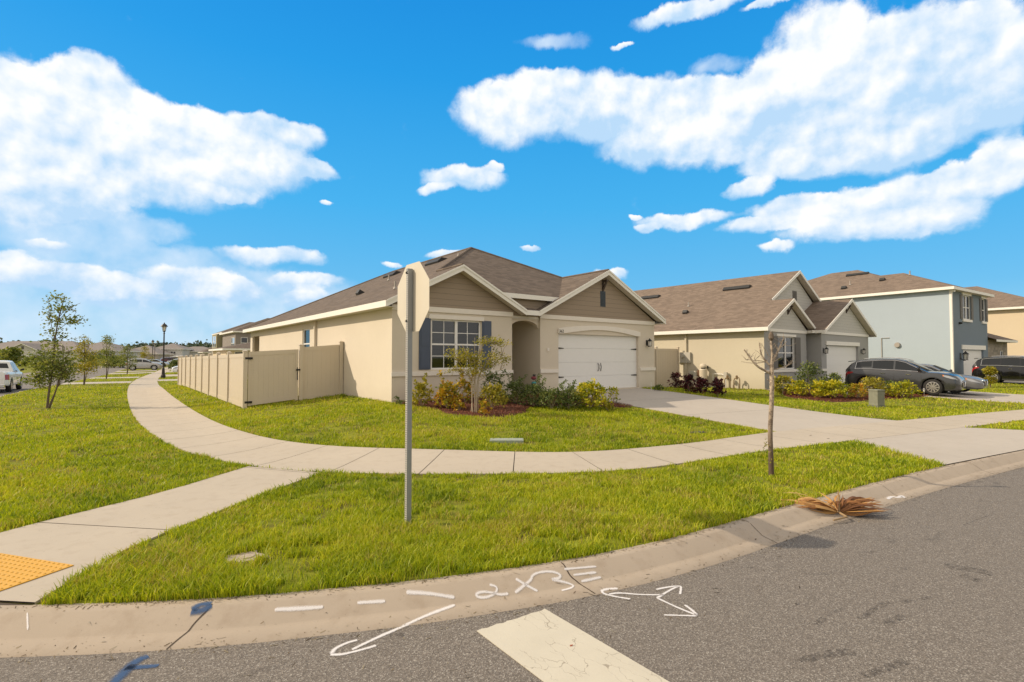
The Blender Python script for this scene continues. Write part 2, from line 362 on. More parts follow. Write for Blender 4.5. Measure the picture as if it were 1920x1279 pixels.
M['conc'] = concrete('concrete_walk', (.49, .425, .34), .3); M['kerbc'] = concrete('concrete_kerb', (.44, .365, .285), .5)
M['drive'] = concrete('concrete_drive', (.47, .42, .36), .22); M['joint'] = plain('joint_dirt', (.07, .05, .035), .95)
M['asphalt'] = asphalt(); M['ground'] = groundmat()
M['grass'] = leafmat('grass_blades', [(.10, .16, .008), (.25, .325, .010), (.42, .47, .014), (.58, .56, .03), (.46, .35, .12)], .4)
M['bark'] = plain('bark', (.14, .105, .075), .9, var=.5, vs=25, bmp=.6, bs=60)
M['bark_pale'] = plain('bark_pale', (.36, .29, .21), .85, var=.3, vs=40, bmp=.4, bs=90)
M['mulch'] = plain('mulch_red_bark', (.13, .045, .025), .95, var=.6, vs=40, bmp=.8, bs=60)

# ------------------------------------------------------------------ the lie of the land
KERB = np.array([(-4.6, 25), (-4.6, 17), (-4.2, 12), (-3.4, 9), (-2.3, 7.2), (-.63, 5.6), (-.4, 5.43), (.35, 4.93), (1.03, 4.55), (1.4, 4.38), (2.05, 4.08), (2.79, 3.81), (3.38, 3.62), (4.26, 3.43), (5.2, 3.31), (6.1, 3.25), (7.01, 3.18), (8.48, 3.04),
                 (10.07, 2.88), (11.7, 2.67), (15.27, 2.15), (20, 1.2), (30, -1.2), (45, -5.5), (70, -14), (140, -40)], float)
KERB_L = np.array([(40, 300), (15, 200), (5, 130), (1.8, 107), (.3, 79), (-1.6, 59), (-2.8, 48), (-3.6, 43), (-4.2, 35)], float)
KA = np.vstack([KERB_L, KERB])
def chaikin(P, n=2):
    for _ in range(n):
        Q = [P[0]]
        for a, b in zip(P[:-1], P[1:]): Q += [a*.75+b*.25, a*.25+b*.75]
        P = np.array(Q+[P[-1]])
    return P
KA = chaikin(KA, 1)
KB = chaikin(np.array([(-15, -2), (-13.2, 6), (-12.5, 12), (-11.8, 35), (-10.5, 50), (-9.3, 70), (-8.2, 86), (-6.9, 107), (-4.5, 130), (0, 170), (10, 215), (30, 300)], float), 1)
KC = chaikin(np.array([(-60, -9), (-4, -9.5), (3, -7.5), (8, -6.6), (15, -7.2), (30, -11), (60, -22), (130, -50)], float), 1)
POLY_A = np.vstack([KA, [(3000, -1200), (3000, 3000), (400, 3000)]])
POLY_B = np.vstack([KB, [(0, 3000), (-3000, 3000), (-3000, -2), (-40, -2)]])
POLY_C = np.vstack([KC, [(3000, -1250), (3000, -3000), (-3000, -3000), (-3000, -9)]])
def inside(P, poly):
    x, y = P[:, 0], P[:, 1]; r = np.zeros(len(P), bool); a = poly; b = np.roll(poly, -1, 0)
    for (x0, y0), (x1, y1) in zip(a, b):
        if y0 == y1: continue
        c = ((y0 > y) != (y1 > y)) & (x < (x1-x0)*(y-y0)/(y1-y0)+x0); r ^= c
    return r
def dline(P, line):
    m = np.full(len(P), 1e9)
    for a, b in zip(line[:-1], line[1:]):
        d = b-a; t = np.clip(((P-a) @ d)/(d @ d), 0, 1); q = P-a-t[:, None]*d; m = np.minimum(m, (q*q).sum(1))
    return np.sqrt(m)
# raised pads the houses stand on: cx range, cy range, height, fall-off (x, y)
PADS = [((6.95, 20), (15.15, 35.8), .66, 5.3, 9.2), ((26.3, 39.8), (12.4, 33), .42, 5, 7), ((45.6, 60), (9, 28), .42, 5, 7), ((65, 80), (7, 24), .45, 5, 7),
        ((-80, -20), (118, 190), .5, 14, 25), ((10, 60), (70, 190), .35, 9, 12)]
def landz(P):
    P = np.atleast_2d(np.asarray(P, float))[:, :2]; z = np.full(len(P), .15)
    for (x0, x1), (y0, y1), h, fx, fy in PADS:
        dx = np.maximum(np.maximum(x0-P[:, 0], P[:, 0]-x1), 0)/fx; dy = np.maximum(np.maximum(y0-P[:, 1], P[:, 1]-y1), 0)/fy
        s = np.clip(1-np.sqrt(dx*dx+dy*dy), 0, 1); s = s*(.55+.45*s*(3-2*s)) if False else (s*.6+.4*s*s*(3-2*s))
        z = np.maximum(z, .15+(h-.15)*s)
    return z
KW = .43
KPROF = [(-.02, .150), (.05, .152), (.085, .149), (.11, .141), (.255, .040), (.263, .036), (.29, .030), (.43, .004), (.45, -.03)]
def kz(d): return np.interp(d, [p[0] for p in KPROF[:-1]], [p[1] for p in KPROF[:-1]])
def surf(P):
    P = np.atleast_2d(np.asarray(P, float))[:, :2]; z = np.zeros(len(P))
    for line, poly in ((KA, POLY_A), (KB, POLY_B), (KC, POLY_C)):
        i = inside(P, poly); d = dline(P, line); z = np.where(i, landz(P), np.where(d < KW, np.maximum(z, kz(d)), z))
    return z
def gz(x, y): return float(surf([(x, y)])[0])
def hit(px, py):                       # where a photo direction meets the modelled ground
    z = .15
    for _ in range(12):
        p = onz(px, py, z); z = .5*z+.5*gz(p[0], p[1])
    p = onz(px, py, z); return np.array([p[0], p[1], gz(p[0], p[1])])
def build_land():
    def ax(lo, a, b, hi, st, mid):
        A = list(np.arange(a, b, st)); x = a; s = st; L = []
        while x > lo: s *= 1.18; x -= s; L.append(x)
        x = b; s = st; Rr = []
        while x < hi: s *= 1.18; Rr.append(x); x += s
        return np.array(L[::-1]+A+Rr)
    X = ax(-2500, -14, 46, 2500, .3, 0); Y = ax(-2500, -2, 42, 2500, .3, 0)
    gx, gy = np.meshgrid(X, Y); P = np.stack([gx.ravel(), gy.ravel()], 1)
    z = np.full(len(P), -.12)
    for line, poly in ((KA, POLY_A), (KB, POLY_B), (KC, POLY_C)):
        i = inside(P, poly); d = dline(P, line); t = np.clip((d-.02)/.12, 0, 1)
        z = np.where(i, -.12+(landz(P)+.12)*np.minimum(1, d/.35+.0), z)
    nx, ny = len(X), len(Y); idx = np.arange(nx*ny).reshape(ny, nx)
    Fq = np.stack([idx[:-1, :-1].ravel(), idx[:-1, 1:].ravel(), idx[1:, 1:].ravel(), idx[1:, :-1].ravel()], 1)
    o = npmesh('ground', np.column_stack([P, z]), Fq, M['ground']); tag(o, kind='structure')
    o.data.polygons.foreach_set('use_smooth', [True]*len(Fq))
    # a smooth rim just inside the kerb, so the lawn meets it at full height
    def strip(line, offs, name, mats, kind='structure', closed=False):
        n = len(line); T = np.gradient(line, axis=0); T /= np.linalg.norm(T, axis=1)[:, None]; Nn = np.stack([T[:, 1], -T[:, 0]], 1)
        V = []; 
        for d, zz in offs:
            Q = line+Nn*d; V.append(np.column_stack([Q, [zz(q) if callable(zz) else zz for q in Q]]))
        V = np.array(V).reshape(-1, 3); k = len(offs); ii = np.arange(k*n).reshape(k, n)
        Fs = np.stack([ii[:-1, :-1].ravel(), ii[:-1, 1:].ravel(), ii[1:, 1:].ravel(), ii[1:, :-1].ravel()], 1)
        o = npmesh(name, V, Fs, mats); o.data.polygons.foreach_set('use_smooth', [True]*len(Fs)); tag(o, kind=kind); return o
    def dense(line, st=.12, lim=30):
        out = [line[0]]
        for a, b in zip(line[:-1], line[1:]):
            L = np.linalg.norm(b-a); s = st if np.linalg.norm((a+b)/2) < lim else 2.0; k = max(1, int(L/s))
            out += [a+(b-a)*(i+1)/k for i in range(k)]
        return np.array(out)
    for line, sgn, nm in ((KA, 1, 'kerb'), (KB, -1, 'kerb'), (KC, 1, 'kerb')):
        L = dense(line)
        # orientation: outward = away from lot
        T = L[1]-L[0]; mid = (L[0]+L[1])/2+np.array([T[1], -T[0]])/np.linalg.norm(T)*.2
        poly = {0: POLY_A, 1: POLY_B, 2: POLY_C}[[KA is line, KB is line, KC is line].index(True)]
        s = -1 if inside(np.array([mid]), poly)[0] else 1
        strip(L, [(s*d, z) for d, z in KPROF], nm, M['kerbc'])
        strip(L, [(-s*.55, lambda q: landz([q])[0]-.02), (-s*.4, lambda q: landz([q])[0]+.002), (-s*.0, .146), (s*.02, .10)], 'lawn_edge', M['ground'])
    mb = MB(); mb.quad((-3000, -3000, -.05), (3000, -3000, -.05), (3000, 3000, -.05), (-3000, 3000, -.05))
    # road surface
    r = MB(); xs = [-200, -30, -16, -4, 8, 20, 40, 80, 300]; ys = [-300, -60, -20, -8, 0, 8, 20, 60, 140, 300]
    for x0, x1 in zip(xs[:-1], xs[1:]):
        for y0, y1 in zip(ys[:-1], ys[1:]): r.quad((x0, y0, 0), (x1, y0, 0), (x1, y1, 0), (x0, y1, 0))
    tag(r.build('road', M['asphalt'], recalc=False), kind='structure')
build_land()
# ------------------------------------------------------------------ walks, drives
def nearest(line, p):
    best = None
    for a, b in zip(line[:-1], line[1:]):
        d = b-a; t = np.clip(np.dot(p-a, d)/np.dot(d, d), 0, 1); q = a+t*d; e = np.linalg.norm(p-q)
        if best is None or e < best[0]: best = (e, q)
    return best[1]
def resample(P, st):
    out = [P[0]]
    for a, b in zip(P[:-1], P[1:]):
        k = max(1, int(round(np.linalg.norm(b-a)/st))); out += [a+(b-a)*(i+1)/k for i in range(k)]
    return np.array(out)
def lz(p): return float(landz([p])[0])
def ruled(name, A, B, mat, dz, n, m, joints=(), gap=.014, base=True):
    """surface between edge A and edge B (same number of points), slabs parted at the joint rows"""
    mb = MB()
    def P(i, j, ins=0):
        i = min(max(i, 0), len(A)-1); k = int(i); f = i-k; k2 = min(k+1, len(A)-1)
        a = A[k]*(1-f)+A[k2]*f; b = B[k]*(1-f)+B[k2]*f; q = a+(b-a)*j; return q
    rows = sorted(set([0, len(A)-1]+list(joints)))
    for r0, r1 in zip(rows[:-1], rows[1:]):
        L = np.linalg.norm(P(r1, .5)-P(r0, .5))+1e-6; e = (r1-r0)*gap/2/L
        s = r0+(e if r0 > 0 else 0); t = r1-(e if r1 < len(A)-1 else 0); k = max(1, int(math.ceil((r1-r0)/n)))
        g = [[P(s+(t-s)*a/k, b/m) for b in range(m+1)] for a in range(k+1)]
        vs = [(q[0], q[1], lz(q)+dz) for row in g for q in row]
        fs = [(a*(m+1)+b, a*(m+1)+b+1, (a+1)*(m+1)+b+1, (a+1)*(m+1)+b) for a in range(k) for b in range(m)]
        mb.add(vs, fs)
        # edge skirts
        for bb in (0, m):
            for a in range(k):
                p, q = vs[a*(m+1)+bb], vs[(a+1)*(m+1)+bb]; mb.quad(p, q, (q[0], q[1], q[2]-.06), (p[0], p[1], p[2]-.06))
    o = mb.build(name, mat, recalc=False); tag(o, kind='structure')
    for p in o.data.polygons:
        if p.normal.z < 0 and abs(p.normal.z) > .5: p.flip()
    if base:
        mb = MB()
        for i in range(len(A)-1):
            for b in range(m):
                q = [A[i]+(B[i]-A[i])*b/m, A[i]+(B[i]-A[i])*(b+1)/m, A[i+1]+(B[i+1]-A[i+1])*(b+1)/m, A[i+1]+(B[i+1]-A[i+1])*b/m]; mb.quad(*[(x[0], x[1], lz(x)+dz-.011) for x in q])
        o2 = mb.build('joint_bed', M['joint'], recalc=False); tag(o2, kind='structure')
    return o
OUT = chaikin(np.array([(10, 126), (6.4, 98), (4.34, 76.4), (2.3, 61), (1.17, 46.7), (.79, 35.9), (.65, 27.4), (.63, 21), (.78, 16.5), (1.05, 13.5), (1.42, 11.6), (1.95, 9.95), (2.8, 8.75), (3.82, 7.79), (5.17, 6.72), (6.2, 6.1),
                        (7.12, 5.75), (8.38, 5.53), (10.06, 5.38), (11.6, 5.12), (13.37, 4.72), (18, 3.83), (22, 3.1), (28, 1.8), (36, -.2), (60, -8)], float), 2)
INN = chaikin(np.array([(11.6, 125), (8, 97), (5.5, 76), (3.75, 60), (2.83, 47.4), (2.5, 36), (2.34, 26), (2.34, 18.8), (2.49, 15.25), (2.78, 12.9), (3.2, 11.5), (3.76, 10.42), (4.65, 9.35), (6.0, 8.03),
                        (6.9, 7.4), (7.96, 7.02), (10.06, 6.64), (11.8, 6.55), (13.7, 6.42), (18.14, 5.5), (26.1, 3.8), (36.5, 1.3), (60.5, -6.4)], float), 2)
OUTR = resample(OUT, .5); INR = np.array([nearest(INN, p) for p in OUTR])
arc = np.r_[0, np.cumsum(np.linalg.norm(np.diff(OUTR, axis=0), axis=1))]
jt = []; 
for s in np.arange(1.2, arc[-1], 1.52):
    i = int(np.searchsorted(arc, s)); jt.append(i-1+(s-arc[i-1])/(arc[i]-arc[i-1]))
ruled('sidewalk', OUTR, INR, M['conc'], .020, 1, 4, jt)
SPUR = np.array([(1.93, 10.0), (2.78, 8.72), (1.78, 7.94), (1.03, 7.26), (.46, 6.75), (.01, 6.26), (-.2, 5.85), (-.4, 5.43), (-.63, 5.6), (-2.3, 7.2), (-1.5, 7.45), (-.89, 7.83), (-.49, 8.17), (.28, 8.58), (.86, 9.02)], float)
def flatpoly(name, P, z, mat, th=.05):
    mb = MB(); mb.prism([(p[0], p[1], z) for p in P], (0, 0, -th), (0, 0, 0)); o = mb.build(name, mat); return tag(o, kind='structure')
def poly_strip(A, B, k=8):
    A = resample_n(A, k); B = resample_n(B, k); return A, B
def resample_n(P, k):
    P = np.array(P, float); s = np.r_[0, np.cumsum(np.linalg.norm(np.diff(P, axis=0), axis=1))]; t = np.linspace(0, s[-1], k)
    return np.stack([np.interp(t, s, P[:, 0]), np.interp(t, s, P[:, 1])], 1)
SA = resample_n([(1.93, 10.0), (.86, 9.02), (.28, 8.58), (-.49, 8.17), (-.89, 7.83), (-1.5, 7.45), (-2.25, 7.22)], 24)
SB = resample_n([(2.78, 8.72), (1.78, 7.94), (1.03, 7.26), (.46, 6.75), (.01, 6.26), (-.2, 5.85), (-.42, 5.47)], 24)
ruled('corner_path', SA, SB, M['conc'], .019, 3, 3, [.35, 14.5])
ed = MB(); ed.quad(*[(x, y, .1515) for x, y in ((-.42, 5.46), (-.63, 5.62), (-2.3, 7.2), (-2.25, 7.3))]); tag(ed.build('joint_bed', M['joint']), kind='structure')
# driveways: (left edge, right edge) from the garage to the walk, then the apron to the kerb
def drive(L, R, name='driveway', mat=None, j=4, sub=1, dz=.0155):
    ruled(name, resample_n(L, 22), resample_n(R, 22), mat or M['drive'], dz, 1, 6, [i*21/j for i in range(1, j)])
drive([(13.72, 15.16), (13.6, 9), (13.45, 6.3)], [(18.95, 15.16), (18.85, 9), (18.7, 5.2)], j=3)
drive([(13.6, 4.9), (12.3, 3.4), (11.65, 2.69)], [(18.2, 4.0), (19, 2.4), (19.4, 1.38)], 'driveway_apron', j=1)
drive([(30.3, 12.9), (30.2, 8), (30.1, 2.6)], [(36.9, 12.9), (36.9, 8), (36.9, 1.0)], j=4)
drive([(30.1, 1.5), (29.4, 0), (29, -.9)], [(36.9, -.45), (37.6, -2), (38, -3.2)], 'driveway_apron', j=1)
drive([(47, 9.9), (46.6, 4), (46, -1.5)], [(53.4, 9.6), (53, 4), (52.4, -3.5)], j=3)
drive([(46, -3.4), (45.5, -5.6)], [(52.4, -5.4), (53, -8.2)], 'driveway_apron', j=1)
for y0, w, xa, xb in ((48.2, 3.4, -2.75, 1.25), (59.6, 3.6, -1.45, 2.15), (74.5, 4.5, -.15, 4.1), (85.5, 5, .7, 5.1)):
    drive([(xa, y0), (xb, y0)], [(xa+.2, y0+w), (xb+.3, y0+w)], 'driveway_apron', j=1)
for y0, w, xa, xb in ((50.5, 3.6, 3.1, 14), (62, 4.6, 4.0, 14), (75, 5, 5.4, 16), (92, 5, 7.4, 18)):
    drive([(xa, y0), (xb, y0)], [(xa+.2, y0+w), (xb, y0+w)], j=2)

# ------------------------------------------------------------------ grass
def vn(P, scale, seed):
    r = np.random.default_rng(seed); T = r.random((64, 64)); q = P*scale; i = np.floor(q).astype(int); f = q-i; f = f*f*(3-2*f)
    a = T[i[:, 0] % 64, i[:, 1] % 64]; b = T[(i[:, 0]+1) % 64, i[:, 1] % 64]; c = T[i[:, 0] % 64, (i[:, 1]+1) % 64]; d = T[(i[:, 0]+1) % 64, (i[:, 1]+1) % 64]
    return (a*(1-f[:, 0])+b*f[:, 0])*(1-f[:, 1])+(c*(1-f[:, 0])+d*f[:, 0])*f[:, 1]
NO_GRASS = []
def band_poly(A, B): return np.vstack([A, B[::-1]])
NO_GRASS.append(band_poly(OUTR, INR)); NO_GRASS.append(SPUR)
NO_GRASS += [np.array(p, float) for p in (
    [(13.65, 15.2), (18.9, 15.2), (18.8, 4.9), (13.35, 5.9)], [(13.5, 4.7), (18.3, 3.8), (19.4, 1.3), (11.65, 2.65)],
    [(30.3, 13), (36.9, 13), (36.9, -.4), (38, -3.3), (29, -1), (30.1, 1.3)], [(47, 10), (53.4, 10), (53, -8), (45.5, -5.6)],
    [(6.95, 15.2), (20, 15.2), (20, 36), (6.95, 36)], [(26.3, 12.5), (39.8, 12.5), (39.8, 33), (26.3, 33)], [(45, 9.8), (60, 9), (60, 28), (45, 28)], [(64, 7), (80, 7), (80, 24), (64, 24)])]
for y0, w, xa, xb in ((48.2, 3.4, -2.75, 1.25), (59.6, 3.6, -1.45, 2.15), (74.5, 4.5, -.15, 4.1), (85.5, 5, .7, 5.1), (50.5, 3.6, 3.1, 14), (62, 4.6, 4.0, 14), (75, 5, 5.4, 16)):
    NO_GRASS.append(np.array([(xa, y0), (xb, y0), (xb+.2, y0+w), (xa+.2, y0+w)], float))
BED1 = np.array([(6.97, 15.1), (6.95, 14.3), (7.3, 13.4), (7.25, 12.4), (7.7, 11.55), (8.5, 11.25), (9.4, 11.5), (9.85, 12.1), (10.4, 12.3), (11.6, 11.9), (12.7, 11.2), (13.6, 10.8), (13.7, 13), (13.7, 15.1)], float)
PATCH = [((1.03, 5.46), .2, .13), ((7.2, 9.55), .4, .14), ((11.77, 7.62), .2, .08), ((-1.82, 26.09), .45, .45)]
def make_grass():
    Vs = []; Rs = []; Fs = []; o = 0
    for (r0, r1, dens) in ((3.2, 6, 7000), (6, 8.5, 3800), (8.5, 12, 2100), (12, 17, 1000), (17, 25, 420), (25, 42, 130), (42, 75, 36)):
        a0, a1 = YAW-radians(47), YAW+radians(47); n = int(dens*(a1-a0)/2*(r1*r1-r0*r0))
        th = NR.uniform(a0, a1, n); r = np.sqrt(NR.uniform(r0*r0, r1*r1, n)); P = np.stack([r*np.sin(th), r*np.cos(th)], 1)
        k = inside(P, POLY_A)
        if r1 > 40: k |= inside(P, POLY_B)
        P = P[k]; k = np.ones(len(P), bool)
        for q in NO_GRASS+[BED1, BED2]:
            b0, b1 = q.min(0), q.max(0); m = (P >= b0).all(1) & (P <= b1).all(1)
            if m.any():
                ii = np.where(m)[0]; k[ii[inside(P[ii], q)]] = False
        for (c, rx, ry) in PATCH:
            k &= (((P[:, 0]-c[0])/rx)**2+((P[:, 1]-c[1])/ry)**2) > 1
        P = P[k]
        if not len(P): continue
        thin = vn(P, 2.3, 5)*.5+vn(P, 7, 6)*.5; bare = np.clip((thin-.31)/.16, .10, 1)
        P = P[NR.random(len(P)) < bare]; n = len(P)
        d = np.linalg.norm(P, axis=1); z = landz(P)
        h = (.038+.05*NR.random(n))*(.65+.7*vn(P, 1.4, 3))*(1+np.clip((7-d)/9, 0, .25))
        tall = NR.random(n) < .025; h = np.where(tall, h*1.6, h)
        w = .0032+.00085*d
        az = NR.uniform(0, 2*pi, n); lean = NR.uniform(.15, .95, n)*h; la = NR.uniform(0, 2*pi, n)
        ex = np.stack([np.cos(az), np.sin(az)], 1)*w[:, None]/2; ld = np.stack([np.cos(la), np.sin(la)], 1)*lean[:, None]
        base = P; mid = P+ld*.3; tip = P+ld; z0 = z-.005
        V = np.stack([np.column_stack([base-ex, z0]), np.column_stack([base+ex, z0]), np.column_stack([mid+ex*.85, z0+h*.62]), np.column_stack([mid-ex*.85, z0+h*.62]), np.column_stack([tip, z0+h])], 1)
        c = -.06+.62*NR.random(n)+.36*vn(P, .9, 8)+.26*vn(P, 4, 9)-.12
        dry = vn(P, 1.9, 21)*.6+vn(P, 6, 22)*.4
        c = np.where((NR.random(n) < np.clip((dry-.52)*2.2, .02, .4)), .88+.12*NR.random(n), np.clip(c, 0, .86))
        Vs.append(V.reshape(-1, 3)); Rs.append(np.repeat(c, 5)); i = o+np.arange(n)*5
        Fs.append(np.concatenate([np.stack([i, i+1, i+2], 1), np.stack([i, i+2, i+3], 1), np.stack([i+3, i+2, i+4], 1)])); o += n*5
    ob = npmesh('lawn_grass', np.concatenate(Vs), np.concatenate(Fs), M['grass'], np.concatenate(Rs)); tag(ob, kind='stuff')
    print('blades', o//5)
BED2 = np.array([hit(*p)[:2] for p in [(1460, 738), (1475, 745), (1520, 752), (1570, 755), (1610, 753), (1645, 750), (1700, 748), (1745, 744), (1745, 735)]]+[(30.1, 11.6), (30.1, 12.7), (27, 12.9)], float)

# ------------------------------------------------------------------ marks on the road and kerb
def ribbon(name, strokes, mat, label, cat='painted mark', w=.035, lift=.004, fade=0):
    mb = MB(); E = []
    for st in strokes:
        ww = w
        if isinstance(st, tuple): st, ww = st
        if name == 'spray_mark' and mat is M['spw']: ww *= 1.35
        P = []
        for px, py in st: P.append(hit(px, py))
        P = np.array(P)[:, :2]
        if len(P) > 2: P = chaikin(P, 2)
        P = resample(P, .02); T = np.gradient(P, axis=0); T /= np.linalg.norm(T, axis=1)[:, None]+1e-9; Nn = np.stack([T[:, 1], -T[:, 0]], 1)
        jit = 1+.12*np.sin(np.arange(len(P))*.25+random.random()*6)+.04*NR.standard_normal(len(P)); k = len(P)
        jit[0] *= .6; jit[-1] *= .55
        cols = 5; V = []; E += list(np.repeat(1-np.abs(np.linspace(-1, 1, cols)), k))
        for q in np.linspace(-1, 1, cols): 
            Q = P+Nn*(q*ww/2*jit)[:, None]; V.append(np.column_stack([Q, surf(Q)+lift]))
        V = np.array(V); ids = lambda c, i: c*k+i
        mb.add(V.reshape(-1, 3), [(ids(c, i), ids(c, i+1), ids(c+1, i+1), ids(c+1, i)) for c in range(cols-1) for i in range(k-1)])
    o = mb.build(name, mat, recalc=False)
    at_ = o.data.attributes.new('edge', 'FLOAT', 'POINT'); at_.data.foreach_set('value', np.array(E, np.float32))
    for p in o.data.polygons:
        if p.normal.z < 0: p.flip()
    return tag(o, label, cat)
def spray(name, col):
    m, nt, b = new_mat(name); co = wpos(nt)
    n = noise(nt, co, 90, 4, .7); ea = N(nt, 'ShaderNodeAttribute'); ea.attribute_name = 'edge'; a = N(nt, 'ShaderNodeMapRange'); LK(nt, mth(nt, 'ADD', mth(nt, 'MULTIPLY', n, .9), ea.outputs['Fac']), a.inputs[0]); a.inputs[1].default_value = .48; a.inputs[2].default_value = 1.15
    LK(nt, mth(nt, 'MULTIPLY', a.outputs[0], .8), b.inputs['Alpha']); b.inputs['Base Color'].default_value = (*col, 1); b.inputs['Roughness'].default_value = .8; return m
M['spw'] = spray('spray_white', (.8, .77, .76)); M['spb'] = spray('spray_blue', (.03, .085, .2))
ribbon('spray_mark', [([(620, 1228), (640, 1229), (690, 1216), (705, 1211)], .03), ([(622, 1227), (626, 1218), (650, 1206), (670, 1201)], .03), ([(660, 1219), (720, 1190), (790, 1158), (853, 1135)], .032)], M['spw'], 'white sprayed arrow crossing the kerb onto the asphalt and pointing left', w=.03)
ribbon('spray_mark', [([(1245, 1116), (1200, 1116), (1160, 1112), (1142, 1115)][::-1], .026), ([(1182, 1124), (1150, 1119), (1128, 1112), (1130, 1106), (1158, 1104)], .028), ([(1232, 1122), (1258, 1106), (1272, 1100)], .026), ([(1230, 1106), (1255, 1101), (1276, 1099), (1277, 1104), (1275, 1115)], .024),
                      ([(1232, 1122), (1270, 1140), (1308, 1155)], .026), ([(1284, 1135), (1298, 1145), (1309, 1156), (1285, 1155), (1245, 1154)], .024)], M['spw'], 'white sprayed three-headed arrow on the asphalt right of the kerb writing')
ribbon('spray_mark', [([(918, 1097), (930, 1100), (933, 1107), (924, 1117), (908, 1122), (894, 1120), (893, 1113), (907, 1110), (922, 1112), (937, 1116), (953, 1114)], .022),
                      ([(967, 1086), (985, 1097), (1008, 1109)], .022), ([(966, 1112), (982, 1099), (996, 1088), (998, 1079), (1013, 1073), (1035, 1072), (1052, 1078), (1048, 1086), (1031, 1087), (1050, 1090), (1076, 1097), (1073, 1103), (1053, 1108)], .023)], M['spw'], 'white sprayed 2X3 writing on the sloping kerb')
ribbon('spray_mark', [([(1058, 1068), (1118, 1063)], .02), ([(1075, 1079), (1118, 1074)], .02), ([(1090, 1091), (1127, 1083)], .022)], M['spw'], 'three short white sprayed bars on the kerb right of the 2X3 writing')
ribbon('spray_mark', [([(762, 1111), (800, 1113), (852, 1121)], .03)], M['spw'], 'single white sprayed slanting dash on the kerb left of the 2X3 writing')
ribbon('spray_mark', [([(670, 1131), (722, 1128)], .028)], M['spw'], 'short level white dash on the kerb, middle one of the dashes')
ribbon('spray_mark', [([(515, 1144), (560, 1142), (606, 1139)], .028)], M['spw'], 'faint long white dash on the kerb, leftmost of the dashes')
ribbon('spray_mark', [([(51, 1150), (52, 1182)], .012)], M['spw'], 'thin faint white tick on the kerb near the yellow tactile plate')
ribbon('spray_mark', [([(1664, 936), (1672, 931), (1684, 934), (1692, 929), (1694, 934)], .05)], M['spw'], 'small white sprayed curl on the gutter beside the dead palm frond')
ribbon('spray_mark', [([(360, 1145), (376, 1133), (396, 1132)], .07), ([(358, 1148), (380, 1146), (397, 1136)], .06)], M['spb'], 'blue paint blob on the kerb joint')
ribbon('spray_mark', [([(278, 1231), (255, 1240), (236, 1258), (208, 1286)], .10), ([(236, 1253), (262, 1252), (297, 1249)], .07)], M['spb'], 'blue sprayed tick mark on the asphalt at the bottom edge')
def crack(pts, w=.008, mat=None): return ribbon('kerb_joint', [(pts, w)], mat or M['joint'], None, None, lift=.0025)
for pts in ([(398, 1133), (388, 1146), (375, 1158), (362, 1172), (355, 1182), (335, 1198), (312, 1219)], [(1052, 1055), (1062, 1068), (1070, 1082), (1084, 1092), (1098, 1102), (1116, 1114)]):
    tag(crack(pts, .011), kind='structure')
for k in range(9):
    i = 40; 
def radial_joint(x, y, w=.007):
    p = nearest(KA, np.array([x, y])); 
    j = np.argmin(np.linalg.norm(KA-p, axis=1)); T = KA[min(j+1, len(KA)-1)]-KA[max(j-1, 0)]; n = np.array([T[1], -T[0]])/np.linalg.norm(T)
    if inside(np.array([p+n*.1]), POLY_A)[0]: n = -n
    mb = MB(); t = np.array([-n[1], n[0]]); P = [p+n*(KW*k/10) for k in range(11)]
    for a, b in zip(P[:-1], P[1:]):
        q = [a-t*w/2, a+t*w/2, b+t*w/2, b-t*w/2]; mb.quad(*[(v[0], v[1], float(surf([v])[0])+.003) for v in q])
    tag(mb.build('kerb_joint', M['joint'], recalc=False), kind='structure')
for x, y in ((5.9, 3.25), (9.2, 2.95), (12.4, 2.6), (15.4, 2.1), (18.6, 1.5), (-2, 6.9)): radial_joint(x, y)
def stain(pts, w, dark=.5):
    o = ribbon('road_stain', [(pts, w)], M['stain'], None, None, lift=.0022); tag(o, kind='structure')
def stainmat():
    m, nt, b = new_mat('road_stain'); co = wpos(nt); n = noise(nt, co, 22, 5, .75); a = N(nt, 'ShaderNodeMapRange'); LK(nt, n, a.inputs[0]); a.inputs[1].default_value = .42; a.inputs[2].default_value = .68
    LK(nt, mth(nt, 'MULTIPLY', a.outputs[0], .5), b.inputs['Alpha']); b.inputs['Base Color'].default_value = (.04, .034, .03, 1); b.inputs['Roughness'].default_value = .8; return m
M['stain'] = stainmat()
for pts, w in (([(1775, 1062), (1810, 1066), (1860, 1076)], .16), ([(1800, 1078), (1840, 1090)], .14), ([(1610, 1160), (1640, 1142), (1665, 1129)], .05), ([(1690, 1130), (1710, 1126)], .05), ([(1725, 1125), (1748, 1120)], .045), ([(1530, 1172), (1545, 1158)], .05), ([(1660, 1170), (1695, 1155)], .07), ([(1490, 1132), (1502, 1134)], .04),
               ([(1805, 985), (1855, 966)], .02), ([(1640, 990), (1680, 992)], .02), ([(1400, 1064), (1412, 1064)], .05), ([(1690, 1068), (1704, 1066)], .06), ([(730, 1192), (760, 1190)], .06), ([(1500, 1240), (1560, 1225), (1600, 1222)], .08), ([(1620, 1268), (1700, 1240)], .06)): stain(pts, w)
